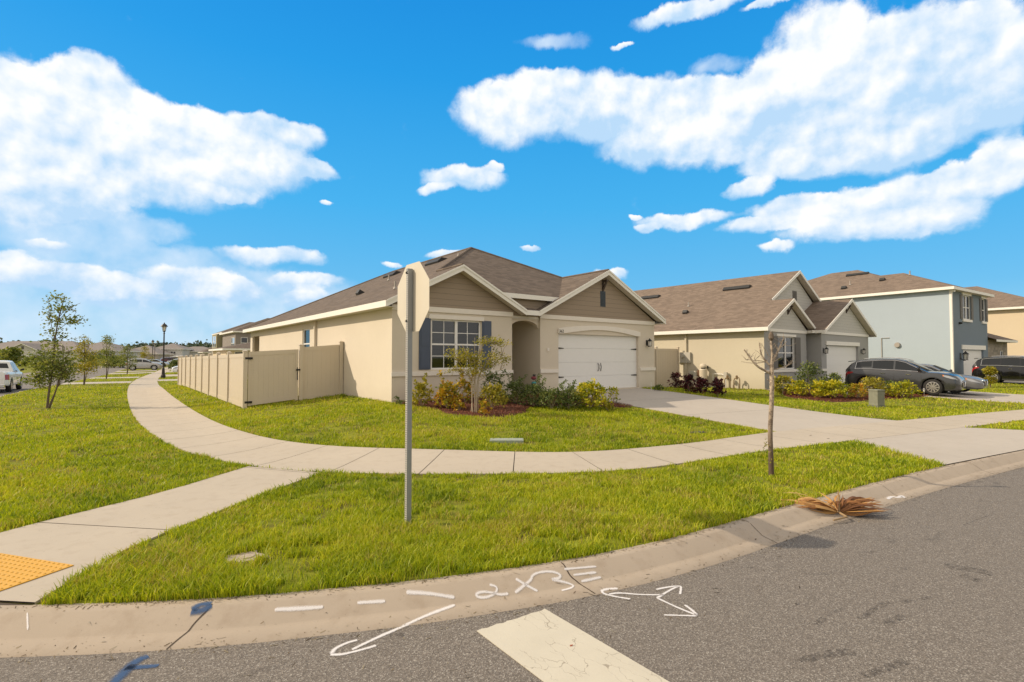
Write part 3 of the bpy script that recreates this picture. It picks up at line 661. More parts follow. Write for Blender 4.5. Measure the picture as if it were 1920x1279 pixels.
# grit and clippings gathered along the kerb
def grit():
    r = np.random.default_rng(31); L = resample(KERB[4:22], .01); n = 5200; i = r.integers(0, len(L)-1, n); T = L[i+1]-L[i]; T /= np.linalg.norm(T, axis=1)[:, None]+1e-9; Nn = np.stack([T[:, 1], -T[:, 0]], 1)
    sgn = -1 if inside(np.array([L[500]+Nn[0]*0+np.array([Nn[500 % n][0], Nn[500 % n][1]])*.2]), POLY_A)[0] else 1
    off = np.abs(np.where(r.random(n) < .45, r.normal(.02, .035, n), np.where(r.random(n) < .6, r.normal(.44, .05, n), r.uniform(0, 1.2, n))))
    t2 = KERB[10]-KERB[9]; t2 = t2/np.linalg.norm(t2); test = (KERB[9]+KERB[10])/2+np.array([t2[1], -t2[0]])*.2; s = -1 if inside(np.array([test]), POLY_A)[0] else 1
    P = L[i]+Nn*(off*s)[:, None]; z = surf(P)+.002; az = r.uniform(0, pi, n); l = np.where(r.random(n) < .3, r.uniform(.008, .03, n), r.uniform(.002, .006, n)); w = r.uniform(.0015, .004, n)
    u = np.stack([np.cos(az)*l, np.sin(az)*l], 1); v = np.stack([-np.sin(az)*w, np.cos(az)*w], 1)
    V = np.stack([np.column_stack([P-u-v, z]), np.column_stack([P+u-v, z+.001]), np.column_stack([P+u+v, z+.003]), np.column_stack([P-u+v, z+.002])], 1).reshape(-1, 3); k = np.arange(n)*4
    o = npmesh('grit', V, np.stack([k, k+1, k+2, k+3], 1), leafmat('grit_and_clippings', [(.05, .035, .02), (.16, .11, .06), (.3, .24, .14), (.4, .36, .28)], 0, .9), np.repeat(r.random(n), 4)); tag(o, kind='stuff')
grit()
# stop line: thick cracked thermoplastic, chips missing at the kerb end
def stopmat():
    m, nt, b = new_mat('thermoplastic_white'); co = wpos(nt)
    c = mixc(nt, noise(nt, co, 3, 5, .6), (.50, .455, .36), (.64, .59, .475))
    v = N(nt, 'ShaderNodeTexVoronoi'); v.feature = 'DISTANCE_TO_EDGE'; v.inputs['Scale'].default_value = 6
    d = N(nt, 'ShaderNodeTexNoise'); d.inputs['Scale'].default_value = 9; d.inputs['Detail'].default_value = 5; LK(nt, co, d.inputs['Vector'])
    av = N(nt, 'ShaderNodeVectorMath'); av.operation = 'MULTIPLY_ADD'; LK(nt, d.outputs['Color'], av.inputs[0]); av.inputs[1].default_value = (.14, .14, 0); LK(nt, co, av.inputs[2]); rt = N(nt, 'ShaderNodeMapping'); rt.inputs['Rotation'].default_value = (0, 0, .9); rt.inputs['Scale'].default_value = (1.7, .55, 1); LK(nt, av.outputs[0], rt.inputs[0]); LK(nt, rt.outputs[0], v.inputs['Vector'])
    crk = mth(nt, 'LESS_THAN', v.outputs['Distance'], .008); area = noise(nt, co, 2.1, 3, .5)
    crk = mth(nt, 'MULTIPLY', crk, mth(nt, 'GREATER_THAN', area, .53))
    c = mixc(nt, mth(nt, 'MULTIPLY', crk, .6), c, (.16, .12, .08))
    c = mixc(nt, mth(nt, 'MULTIPLY', noise(nt, co, 120, 3, .8), .3), c, (.3, .26, .2))
    LK(nt, c, b.inputs['Base Color']); b.inputs['Roughness'].default_value = .75; bump(nt, b, noise(nt, co, 60, 3), .3, .003); return m
M['stop'] = stopmat()
def stop_line():
    a, b_, c, d = (onz(1022, 1143, 0)[:2], onz(894, 1184, 0)[:2], onz(1115, 1440, 0)[:2], onz(1255, 1279, 0)[:2])
    b2 = onz(1010, 1273, 0)[:2]; u = (b2-b_); v = (d-a); u = u/np.linalg.norm(u); v = v/np.linalg.norm(v); g = (u+v)/np.linalg.norm(u+v)
    L = 4.5; A, B = a, b_; w = B-A; E1 = []; n = 14
    for i in range(n+1): q = A+w*i/n; E1.append(q+g*random.uniform(-.008, .012))
    P = E1+[B+g*L, A+g*L]; mb = MB(); mb.prism([(p[0], p[1], 0) for p in P], (0, 0, .0015), (0, 0, .006))
    tag(mb.build('stop_line', M['stop']), 'wide cracked off-white stop line on the asphalt', 'road marking')
stop_line()
lf = MB(); p = onz(1071, 1211, .007); lf.add([tuple(p+np.array(q)) for q in ((-.012, 0, 0), (-.004, .009, .004), (.01, .007, .002), (.016, -.001, .006), (.004, -.008, .003))], [(0, 1, 2, 3, 4)])
tag(lf.build('fallen_leaf', plain('leaf_rust', (.3, .07, .02), .7)), 'rust brown fallen leaf lying on the stop line', 'leaf')
# yellow tactile plate
def tactile():
    o = np.array([-.79, 7.0]); u = np.array([.57, -.80]); u /= np.linalg.norm(u); v = np.array([-u[1], u[0]])*-1; v = np.array([-.43, -.39]); v /= np.linalg.norm(v)
    v = v-u*np.dot(u, v); v /= np.linalg.norm(v); Lu, Lv = .98, 1.22
    root = empty('tactile_plate', (o[0], o[1], .172), 0, 'yellow tactile paving plate with raised domes on the corner path', 'tactile paving')
    m = plain('tactile_yellow', (.62, .33, .035), .6, var=.12, vs=5)
    d = MB(); c = [(0, 0), tuple(u*Lu), tuple(u*Lu+v*Lv), tuple(v*Lv)]; d.prism([(q[0], q[1], 0) for q in c], (0, 0, -.002), (0, 0, .006))
    for i in range(16):
        for j in range(20):
            q = u*(Lu*(i+.5)/16)+v*(Lv*(j+.5)/20); d.lathe([(.013, 0), (.011, .004), (.006, .006)], 8, (q[0], q[1], .006))
    d.build('plate', m, root)
tactile()
# ------------------------------------------------------------------ houses
class House:
    def __init__(s, name, P0, rz, z0, label, cat='house', group=None):
        s.P0 = np.array(P0, float); s.rz = rz; s.z0 = z0
        s.root = empty(name, (P0[0], P0[1], z0), rz, label, cat, group)
    def part(s, mb, name, mat, parent=None, label=None, **k):
        o = mb.build(name, mat, parent or s.root, **k)
        if parent is None: o.location = (0, 0, -s.z0)
        if label: o['label'] = label
        return o
    def on(s, px, py, y=0, x=None):      # photo direction met with a plane of the house -> local coords
        c, q = cos(s.rz), sin(s.rz); r = ray(px, py)
        lo = lambda v: (v[0]*c+v[1]*q, -v[0]*q+v[1]*c, v[2])
        C0 = lo((CAM[0]-s.P0[0], CAM[1]-s.P0[1], CAM[2])); rr = lo(r)
        k = (y-C0[1])/rr[1] if x is None else (x-C0[0])/rr[0]
        return tuple(C0[i]+rr[i]*k for i in range(3))
def wall(mb, P, u, n, W, z0, z1, holes=(), depth=.14):
    P = np.array(P, float); u = np.array(u, float); n = np.array(n, float)
    q = lambda a, z, d=0: (*(P+u*a-n*d), z)
    A = sorted({0, W, *[h[0] for h in holes], *[h[1] for h in holes]}); Z = sorted({z0, z1, *[h[2] for h in holes], *[h[3] for h in holes]})
    for a0, a1 in zip(A[:-1], A[1:]):
        for b0, b1 in zip(Z[:-1], Z[1:]):
            if any(h[0]-1e-6 <= a0 and a1 <= h[1]+1e-6 and h[2]-1e-6 <= b0 and b1 <= h[3]+1e-6 for h in holes): continue
            mb.quad(q(a0, b0), q(a1, b0), q(a1, b1), q(a0, b1))
    for h in holes:
        a0, a1, b0, b1 = h[:4]
        for e in (((a0, b0), (a1, b0)), ((a1, b0), (a1, b1)), ((a1, b1), (a0, b1)), ((a0, b1), (a0, b0))):
            mb.quad(q(*e[0]), q(*e[1]), q(*e[1], depth), q(*e[0], depth))
def TM(P, u, n):       # wall frame: x along the wall, y into the wall, z up
    return Matrix(((u[0], -n[0], 0, P[0]), (u[1], -n[1], 0, P[1]), (0, 0, 1, 0), (0, 0, 0, 1)))
def window(H, T, a0, a1, z0, z1, units=1, nx=2, nz=2, recess=.07, blind=True, muntin=True, glass=None):
    f = MB(); fr = .05
    f.box(a0, a1, recess-.03, recess+.05, z0, z0+fr, T); f.box(a0, a1, recess-.03, recess+.05, z1-fr, z1, T)
    f.box(a0, a0+fr, recess-.03, recess+.05, z0+fr, z1-fr, T); f.box(a1-fr, a1, recess-.03, recess+.05, z0+fr, z1-fr, T)
    w = (a1-a0-2*fr)/units; zm = (z0+z1)/2
    for k in range(units):
        b0, b1 = a0+fr+k*w, a0+fr+(k+1)*w
        if k: f.box(b0-.045, b0+.045, recess-.035, recess+.05, z0+fr, z1-fr, T)
        f.box(b0+.001, b1-.001, recess-.02, recess+.03, zm-.028, zm+.028, T)
        if muntin:
            for half in ((z0+fr, zm), (zm, z1-fr)):
                for i in range(1, nx): x = b0+(b1-b0)*i/nx; f.box(x-.011, x+.011, recess+.004, recess+.02, *half, T)
                for j in range(1, nz): z = half[0]+(half[1]-half[0])*j/nz; f.box(b0, b1, recess+.006, recess+.018, z-.011, z+.011, T)
    fo = H.part(f, 'window', M['white'])
    for k in range(units):
        b0, b1 = a0+fr+k*w, a0+fr+(k+1)*w
        for h0, h1 in ((z0+fr, zm-.028), (zm+.028, z1-fr)):
            g = MB(); g.quad(*[tuple(T @ Vector((x, recess+.012, z))) for x, z in ((b0, h0), (b1, h0), (b1, h1), (b0, h1))]); H.part(g, 'pane', glass or M['glass'], fo)
        if blind:
            b = MB(); z = z1-.05; top = z0+.06 if blind == 2 else z0+(z1-z0)*.02
            while z > top: 
                b.add([tuple(T @ Vector(v)) for v in ((b0+.03, recess+.075, z), (b1-.03, recess+.075, z), (b1-.03, recess+.105, z-.018), (b0+.03, recess+.105, z-.018))], [(0, 1, 2, 3)]); z -= .042
            H.part(b, 'blind', M['blind'], fo)
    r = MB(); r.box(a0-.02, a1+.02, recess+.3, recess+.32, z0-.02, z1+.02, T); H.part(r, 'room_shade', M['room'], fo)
    return fo
def shutter(H, T, a0, a1, z0, z1, mat, panels=2):
    b = MB(); b.box(a0, a1, -.035, -.003, z0, z1, T); h = (z1-z0)
    cuts = [0, .42, 1] if panels == 2 else [0, 1]
    for c0, c1 in zip(cuts[:-1], cuts[1:]):
        y0, y1 = z0+h*c0+.06, z0+h*c1-.06; x0, x1 = a0+.06, a1-.06
        b.box(x0, x1, -.047, -.035, y0, y1, T)
    return H.part(b, 'shutter', mat)
def slab(mb, poly, t=.05): mb.prism(poly, (0, 0, -t), (0, 0, 0))
def rake(mb, a, b, drop=.19, th=.03, y=True):
    """fascia board below edge a->b, thickness away from the facade (in -y)"""
    mb.prism([a, b, (b[0], b[1], b[2]-drop), (a[0], a[1], a[2]-drop)], (0, -th, 0), (0, 0, 0))
def lamp_wall(H, T, a, z, s=1.0):
    b = MB(); b.box(a-.05*s, a+.05*s, -.025, -.002, z-.1*s, z+.1*s, T); 
    c = T @ Vector((a, -.13*s, z)); b.tube([T @ Vector((a, -.02, z-.08*s)), T @ Vector((a, -.08*s, z-.14*s)), T @ Vector((a, -.13*s, z-.13*s))], .012*s, 6)
    for k in range(4):
        w = pi/4+k*pi/2; b.tube([(c.x+.055*s*cos(w), c.y+.055*s*sin(w), z-.12*s), (c.x+.075*s*cos(w), c.y+.075*s*sin(w), z+.06*s)], .007*s, 5)
    b.lathe([(.07*s, -.13*s), (.07*s, -.115*s)], 8, (c.x, c.y, z)); b.lathe([(.1*s, .06*s), (.06*s, .1*s), (.02*s, .14*s), (.008, .17*s)], 8, (c.x, c.y, z))
    o = H.part(b, 'wall_lamp', M['black']); g = MB(); g.lathe([(.045*s, -.11*s), (.06*s, .055*s)], 8, (c.x, c.y, z)); H.part(g, 'lamp_glass', M['frost'], o); return o
M['frost'] = plain('frosted_glass', (.75, .72, .66), .2)
def gable_bracket(H, T, a, z):
    b = MB(); b.box(a-.05, a+.05, -.30, -.005, z-.03, z+.05, T); b.box(a-.05, a+.05, -.06, -.005, z-.42, z-.03, T)
    b.prism([tuple(T @ Vector(p)) for p in ((a-.04, -.27, z-.03), (a-.04, -.2, z-.03), (a-.04, -.06, z-.3), (a-.04, -.06, z-.38))], tuple(T.to_3x3() @ Vector((0, 0, 0))), tuple(T.to_3x3() @ Vector((.08, 0, 0))))
    return H.part(b, 'gable_bracket', M['bracket'])
M['bracket'] = plain('bracket_dark_brown', (.07, .05, .04), .7)
def louvre(H, T, a0, a1, z0, z1, mat):
    b = MB(); b.box(a0, a1, -.03, -.003, z0, z1, T); z = z0+.04
    while z < z1-.04: b.box(a0+.04, a1-.04, -.045, -.03, z, z+.02, T); z += .045
    return H.part(b, 'gable_vent', mat)
def garage_door(H, T, a0, a1, z0, z1, rec=.12, hw=True, mat=None):
    d = MB(); n = 4; h = (z1-z0)/n
    for i in range(n): d.box(a0, a1, rec, rec+.04, z0+i*h+.004, z0+(i+1)*h-.004, T)
    d.box(a0, a1, rec+.02, rec+.06, z0, z1, T)
    for i in range(n):
        m = 8; w = (a1-a0)/m
    o = H.part(d, 'garage_door', mat or M['door'])
    if hw:
        for x, s in ((a0+.03, 1), (a1-.03, -1)):
            for zz in (z0+.55, z0+1.7):
                b = MB(); q = [(x, -.02, zz-.035), (x+s*.34, -.02, zz-.012), (x+s*.37, -.02, zz), (x+s*.34, -.02, zz+.012), (x, -.02, zz+.035)]
                q = [(p[0], rec-.012, p[2]) for p in q]; b.prism([tuple(T @ Vector(p)) for p in q], (0, 0, 0), tuple(T.to_3x3() @ Vector((0, -.012, 0)))); H.part(b, 'hinge_strap', M['black'], o)
        for s in (-1, 1):
            x = (a0+a1)/2+s*.09; zz = z0+.93; b = MB(); b.tube([T @ Vector((x, rec-.01, zz-.17)), T @ Vector((x-s*.03, rec-.05, zz-.08)), T @ Vector((x-s*.012, rec-.055, zz)), T @ Vector((x-s*.03, rec-.05, zz+.08)), T @ Vector((x, rec-.01, zz+.17))], .014, 6); H.part(b, 'handle', M['black'], o)
    return o
def text_obj(name, body, size, mat, parent, loc, rot, extr=.006):
    cu = bpy.data.curves.new(name, 'FONT'); cu.body = body; cu.size = size; cu.extrude = extr; cu.align_x = 'CENTER'; cu.align_y = 'CENTER'
    t = bpy.data.objects.new(name, cu); COL.objects.link(t); dg = bpy.context.evaluated_depsgraph_get(); me = bpy.data.meshes.new_from_object(t.evaluated_get(dg)); bpy.data.objects.remove(t)
    me.materials.clear(); me.materials.append(mat); o = bpy.data.objects.new(name, me); COL.objects.link(o); o.parent = parent; o.location = loc; o.rotation_euler = rot; return o
def roof_vent(H, p, size, mat, slope_dir, pitch, name='roof_vent'):
    """low box lying on a roof slope; slope_dir = local 2D direction going up the slope"""
    b = MB(); L, W_, h = size; u = Vector((slope_dir[0], slope_dir[1], pitch)).normalized(); w = Vector((-slope_dir[1], slope_dir[0], 0)); n = w.cross(u); n = n if n.z > 0 else -n
    Mx = Matrix(((w.x, u.x, n.x, p[0]), (w.y, u.y, n.y, p[1]), (w.z, u.z, n.z, p[2]), (0, 0, 0, 1)))
    b.prism([tuple(Mx @ Vector(q)) for q in ((-L/2, -W_/2, .0), (-L/2, -W_/2, h*.5), (-L/2, 0, h), (-L/2, W_/2, .0))], (0, 0, 0), tuple(Mx.to_3x3() @ Vector((L, 0, 0)))); return H.part(b, name, mat)
def pipe_vent(H, p, h=.3, r=.04, mat=None):
    b = MB(); b.tube([(p[0], p[1], p[2]-.05), (p[0], p[1], p[2]+h)], r, 8); b.lathe([(r*2.2, 0), (r*1.2, .08)], 8, p); return H.part(b, 'vent_pipe', mat or M['pipe'])
M['pipe'] = plain('pipe_grey', (.35, .31, .27), .6)

def house1():
    X0, Y0 = 6.95, 15.15; H = House('beige_house', (X0, Y0), 0, .6, 'beige stucco house with twin brown gables, slate blue shutters and white garage door')
    E = 3.8; l = lambda x, y, z: (x-X0, y-Y0, z)
    xl, xr, yb = 6.6, 20.34, 36.15
    aF, aB = (13.47, 20.67, 7.235), (13.47, 29.28, 7.235)
    r = MB()
    for poly in ([(xl, 14.8, E), (9.33, 14.8, 5.165), (9.33, 16.53, 5.165), aF, aB, (xl, yb, E)], [(xr, 14.8, E), (xr, yb, E), aB, aF, (16.51, 17.63, 5.715), (16.51, 14.8, 5.715)],
                 [aF, (9.33, 16.53, 5.165), (10.86, 15, 4.4), (13.88, 15, 4.4), (16.51, 17.63, 5.715)], [aB, (xr, yb, E), (xl, yb, E)],
                 [(9.33, 14.8, 5.165), (12.06, 14.8, E), (12.06, 15.14, E), (10.86, 15.14, 4.4), (10.86, 15, 4.4), (9.33, 16.53, 5.165)],
                 [(16.51, 14.8, 5.715), (12.68, 14.8, E), (12.68, 15.14, E), (13.88, 15.14, 4.4), (13.88, 15, 4.4), (16.51, 17.63, 5.715)],
                 [(12.06, 14.8, E), (12.68, 14.8, E), (12.68, 15.14, E+.1), (12.06, 15.14, E+.1)]):
        slab(r, [l(*p) for p in poly])
    # ridge and hip caps
    for a, b in ((aF, aB), (aF, (9.33, 16.53, 5.165)), (aF, (16.51, 17.63, 5.715)), ((9.33, 14.8, 5.165), (9.33, 16.53, 5.165)), ((16.51, 14.8, 5.715), (16.51, 17.63, 5.715)), (aB, (xl, yb, E)), (aB, (xr, yb, E))):
        r.tube([l(a[0], a[1], a[2]+.0), l(b[0], b[1], b[2]+.0)], .06, 6)
    roof = H.part(r, 'roof', M['roof'])
    f = MB()
    D = .055
    rake(f, l(xl, 14.8, E-D+.04), l(9.33, 14.8, 5.165-D+.04)); rake(f, l(9.33, 14.8, 5.165-D+.04), l(12.06, 14.8, E-D+.04)); rake(f, l(12.68, 14.8, E-D+.04), l(16.51, 14.8, 5.715-D+.04)); rake(f, l(16.51, 14.8, 5.715-D+.04), l(xr, 14.8, E-D+.04))
    rake(f, l(12.03, 14.802, E-.01), l(12.71, 14.802, E-.01), .18); rake(f, l(10.8, 15.0, 4.4-.01), l(13.93, 15.0, 4.4-.01), .17)
    f.box(xl-X0-.03, xl-X0, 14.8-Y0-.03, yb-Y0+.03, E-.2, E-.012); f.box(xr-X0, xr-X0+.03, 14.8-Y0-.03, yb-Y0+.03, E-.2, E-.012); f.box(xl-X0, xr-X0, yb-Y0, yb-Y0+.03, E-.2, E-.012)
    # second, narrower drip board proud of the rake
    for a, b in (((xl, E), (9.33, 5.165)), ((9.33, 5.165), (12.06, E)), ((12.68, E), (16.51, 5.715)), ((16.51, 5.715), (xr, E))):
        rake(f, l(a[0], 14.765, a[1]+.005), l(b[0], 14.765, b[1]+.005), .07, .018)
    H.part(f, 'fascia', M['fascia'])
    s = MB()
    s.box(xl-X0, -.003, -.345, yb-Y0, E-.2, E-.18); s.box(13.05, xr-X0, -.345, yb-Y0, E-.2, E-.18); s.box(0, 13.04, 20.66, yb-Y0, E-.2, E-.18)
    for a, b in (((xl, E), (9.33, 5.165)), ((9.33, 5.165), (12.06, E)), ((12.68, E), (16.51, 5.715)), ((16.51, 5.715), (xr, E))):
        s.prism([l(a[0], 14.81, a[1]-.19), l(b[0], 14.81, b[1]-.19), l(b[0], 15.1, b[1]-.19), l(a[0], 15.1, a[1]-.19)], (0, 0, 0), (0, 0, .02))
    H.part(s, 'soffit', M['soffit'])
    w = MB(); zb = .2; zt = 3.64
    wall(w, (0, 0), (1, 0), (0, -1), 4.72, zb, zt, [(1.38, 3.34, 1.66, 3.32)])
    wall(w, (6.08, 0), (1, 0), (0, -1), 6.96, zb, zt, [(.94, 5.82, .72, 2.99)], .2)
    wall(w, (0, 20.65), (0, -1), (-1, 0), 20.65, zb, zt, [(.45+.1, 2.45, .74, 3.33), (11.1, 12.2, 2.0, 3.33)], .12)
    wall(w, (13.04, 0), (0, 1), (1, 0), 20.65, zb, zt); wall(w, (13.04, 20.65), (-1, 0), (0, 1), 13.04, zb, zt)
    wall(w, (4.72, 0), (0, 1), (1, 0), 2.2, zb, zt); wall(w, (6.08, 2.2), (0, -1), (-1, 0), 2.2, zb, zt); wall(w, (4.72, 2.2), (1, 0), (0, -1), 1.36, zb, zt, [(.2, 1.16, .74, 3.0)])
    w.quad((4.72, 0, 3.5), (6.08, 0, 3.5), (6.08, 2.2, 3.5), (4.72, 2.2, 3.5))
    # arch over the entry
    n = 14; a0, a1 = 4.72, 6.08; arc = []
    for i in range(n+1):
        t = i/n; x = a0+(a1-a0)*t; arc.append((x, 0, 3.14+.30*sqrt(max(0, 1-(2*t-1)**2))**1.0))
    for i in range(n):
        p, q = arc[i], arc[i+1]
        for yy in (.1, .34): w.quad((p[0], yy, p[2]), (q[0], yy, q[2]), (q[0], yy, 3.62), (p[0], yy, 3.62))
        w.quad((p[0], .1, p[2]), (q[0], .1, q[2]), (q[0], .34, q[2]), (p[0], .34, p[2]))
    H.part(w, 'wall', M['tan'], recalc=False)
    lan = MB(); lan.box(.9, .92, 17.6, 20.6, .3, 3.6); lan.box(.12, .9, 18.19, 18.21, .3, 3.6); H.part(lan, 'porch_wall', M['tan'])
    g = MB(); g.prism([(.02, 0, 3.6), (4.7, 0, 3.6), (4.7, 0, 3.66), (2.38, 0, 4.98), (.02, 0, 3.80)], (0, -.03, 0), (0, 0, 0)); g2 = MB()
    g = MB(); g.prism([(.0, 0, 3.70), (4.9, 0, 3.70), (2.38, 0, 5.0)], (0, -.022, 0), (0, .02, 0)); H.part(g, 'gable', M['siding_brown'])
    g = MB(); g.prism([(5.85, 0, 3.70), (13.05, 0, 3.70), (9.56, 0, 5.55)], (0, -.022, 0), (0, .02, 0)); H.part(g, 'gable', M['siding_brown'])
    g = MB(); g.prism([(3.8, .03, 3.6), (7.0, .03, 3.6), (7.0, .03, 4.35), (3.8, .03, 4.35)], (0, 0, 0), (0, .03, 0)); H.part(g, 'siding', M['siding_brown'])
    t = MB(); t.box(-.02, 4.74, -.045, -.002, 3.545, 3.71); t.box(6.06, 13.06, -.045, -.002, 3.545, 3.71)
    t.box(4.74, 6.06, .06, .1, 3.47, 3.60); H.part(t, 'frieze_board', M['trim'])
    t = MB(); t.box(1.28, 3.44, -.055, -.002, 3.325, 3.46); H.part(t, 'window_head', M['trim'])
    for a_, b_ in ((-.03, 4.74), (6.06, 6.99), (12.0, 13.07)): t = MB(); t.box(a_, b_, -.05, -.002, 1.46, 1.60); H.part(t, 'sill_band', M['trim'])
    # arched lintel over the garage door
    t = MB(); n = 18; x0, x1 = 6.98, 11.98
    top = []; bot = []
    for i in range(n+1):
        q = i/n; x = x0+(x1-x0)*q; k = max(0, sin(pi*q))**.8; top.append((x, 0, 3.19+.19*k)); bot.append((x, 0, 3.0+.2*max(0, sin(pi*min(1, max(0, (q-.05)/.9))))))
    for i in range(n):
        t.prism([top[i], top[i+1], bot[i+1], bot[i]], (0, -.06, 0), (0, -.002, 0))
    ln = H.part(t, 'garage_lintel', M['trim'])
    TF = TM((0, 0), (1, 0), (0, -1)); window(H, TF, 1.38, 3.34, 1.66, 3.32, 2, 2, 2)
    shutter(H, TF, .93, 1.34, 1.66, 3.34, M['blue_sh']); shutter(H, TF, 3.38, 3.77, 1.66, 3.34, M['blue_sh'])
    garage_door(H, TF, 7.02, 11.9, .72, 2.99)
    text_obj('house_number', '362', .17, M['black'], ln, (7.13, -.066, 3.085), (pi/2, 0, 0), .004)
    lamp_wall(H, TF, 12.5, 2.72, 1.25); gable_bracket(H, TF, 9.56, 5.28); louvre(H, TF, 9.4, 9.72, 4.2, 4.86, M['dark_blue'])
    db = MB(); db.box(6.42, 6.52, -.03, -.003, 2.3, 2.42, None); H.part(db, 'doorbell_cover', M['trim'])
    TL = TM((0, 20.65), (0, -1), (-1, 0)); window(H, TL, 11.1, 12.2, 2.0, 3.33, 1, 1, 1, muntin=False)
    ds = MB(); ds.box(-.11, -.003, 7.45, 7.55, .4, 3.6); H.part(ds, 'downspout', M['tan'])
    dr = MB(); dr.box(4.93, 5.87, 2.27, 2.31, .74, 3.0); H.part(dr, 'front_door', M['trim'])
    # roof furniture
    sl = lambda X, Y: l(X, Y, E+.5*(X-xl)+.004)
    for px, py in ((736, 511), (818, 486)):
        q = H.on(px, py+3, x=11.9-X0); roof_vent(H, sl(11.9, q[1]+Y0), (1.25, .55, .16), M['vent'], (1, 0), .5, 'off_ridge_vent')
    q = H.on(676, 553, x=8.7-X0); roof_vent(H, sl(8.7, q[1]+Y0), (.3, .3, .2), M['vent'], (1, 0), .5)
    for px, X in ((729, 10.3), (741, 7.9)): q = H.on(px, 540, x=X-X0); pipe_vent(H, sl(X, q[1]+Y0), .28)
    pipe_vent(H, l(12.0, 19.4, 6.45), .14, .05, M['pipe'])
    return H
M['dark_blue'] = plain('vent_blue_grey', (.045, .06, .08), .6)
H1 = house1()

def house2():
    H = House('grey_front_house', (26.34, 13.2), radians(1.5), .40, 'single-storey house with khaki side wall and grey gabled front, right of the beige house')
    E, p = 3.6, .53; xl, xr, yf, yb = -.35, 13.65, -.35, 21.; cx = 6.65; zr = E+7*p; sx = 2.72; sz = E+3.07*p; yg = .9; gx = 9.42; gz_ = 5.62; gy = -.95; gl = 5.2
    r = MB()
    for poly in ([(xl, yf, E), (sx, yf, sz), (sx, yg, sz), (cx, yg, zr), (cx, yb, zr), (xl, yb, E)], [(xr, yg, E), (xr, yb, E), (cx, yb, zr), (cx, yg, zr)],
                 [(sx, yf, sz), (5.79, yf, E), (5.79, 1.3, E), (sx, 1.3, sz)], [(gl, gy, E), (gx, gy, gz_), (gx, 1.28, gz_), (gl, 1.28, E)], [(gx, gy, gz_), (xr, gy, E), (xr, 1.28, E), (gx, 1.28, gz_)]): slab(r, poly)
    H.part(r, 'roof', M['roof2'])
    f = MB()
    rake(f, (xl, yf, E), (sx, yf, sz), .17); rake(f, (sx, yf, sz), (5.79, yf, E), .17); rake(f, (gl, gy, E), (gx, gy, gz_), .17); rake(f, (gx, gy, gz_), (xr, gy, E), .17)
    rake(f, (2.9, yg, E+3.25*p), (cx, yg, zr), .17); rake(f, (cx, yg, zr), (xr-1, yg, E+1*p), .17); rake(f, (5.0, yf-.002, E-.01), (5.9, yf-.002, E-.01), .16)
    f.box(xl-.03, xl, yf-.03, yb, E-.2, E-.012); f.box(xr, xr+.03, gy-.03, yb, E-.2, E-.012); f.box(gl-.03, gl, gy, 0, E-.17, E-.012)
    H.part(f, 'fascia', M['fascia'])
    s = MB(); s.box(xl, -.002, yf, yb, E-.2, E-.18); s.box(13.31, xr, gy, yb, E-.2, E-.18)
    for a, b in (((xl, E), (sx, sz)), ((sx, sz), (5.79, E))): s.prism([(a[0], yf, a[1]-.17), (b[0], yf, b[1]-.17), (b[0], -.02, b[1]-.17), (a[0], -.02, a[1]-.17)], (0, 0, 0), (0, 0, .02))
    for a, b in (((gl, E), (gx, gz_)), ((gx, gz_), (xr, E))): s.prism([(a[0], gy, a[1]-.17), (b[0], gy, b[1]-.17), (b[0], -.62, b[1]-.17), (a[0], -.62, a[1]-.17)], (0, 0, 0), (0, 0, .02))
    for a, b in (((2.9, E+3.25*p), (cx, zr)), ((cx, zr), (xr-.5, E+.5*p))): s.prism([(a[0], yg, a[1]-.17), (b[0], yg, b[1]-.17), (b[0], 1.23, b[1]-.17), (a[0], 1.23, a[1]-.17)], (0, 0, 0), (0, 0, .02))
    H.part(s, 'soffit', M['soffit'])
    zt = 3.44; zb = .1; w = MB()
    wa = H.on(1458, 640); wb = H.on(1489, 640); hz0 = H.on(1473, 692)[2]; hz1 = H.on(1473, 631.5)[2]; WA, WB = wa[0], wb[0]
    wall(w, (0, 0), (1, 0), (0, -1), 5.1, zb, zt, [(WA, WB, hz0, hz1)])
    d0, d1 = H.on(1549.5, 650, -.6)[0], H.on(1609, 650, -.6)[0]
    wall(w, (5.6, -.6), (1, 0), (0, -1), 7.7, zb, zt, [(d0-5.6, d1-5.6, .42, 2.75)], .2); wall(w, (5.6, 1.6), (0, -1), (-1, 0), 2.2, zb, zt); wall(w, (5.1, 0), (0, 1), (1, 0), 1.6, zb, zt); wall(w, (5.1, 1.6), (1, 0), (0, -1), .5, zb, zt)
    H.part(w, 'front_wall', M['grey_front'], recalc=False)
    w = MB(); wall(w, (0, 21), (0, -1), (-1, 0), 21, zb, zt); wall(w, (13.3, -.6), (0, 1), (1, 0), 21.6, zb, zt); wall(w, (13.3, 21), (-1, 0), (0, 1), 13.3, zb, zt)
    w.prism([(0, 21, zt), (13.3, 21, zt), (cx, 21, zr-.2)], (0, 0, 0), (0, .02, 0)); H.part(w, 'side_wall', M['tan2'], recalc=False)
    for tri, y in (([(0, 0, 3.55), (5.2, 0, 3.55), (sx, 0, sz-.2)], 0), ([(5.6, 0, 3.55), (13.3, 0, 3.55), (gx, 0, gz_-.2)], -.6), ([(1.2, 0, 3.7), (12.4, 0, 3.7), (cx, 0, zr-.2)], 1.25)):
        g = MB(); g.prism([(a, y, c) for a, _, c in tri], (0, -.02, 0), (0, .02, 0)); H.part(g, 'gable', M['siding_grey'])
    t = MB(); t.box(-.02, 5.12, -.045, -.002, 3.40, 3.56); t.box(5.58, 13.32, -.645, -.602, 3.40, 3.56); H.part(t, 'frieze_board', M['fascia'])
    sb0, sb1 = H.on(1470, 694.2)[2], H.on(1470, 697.5)[2]
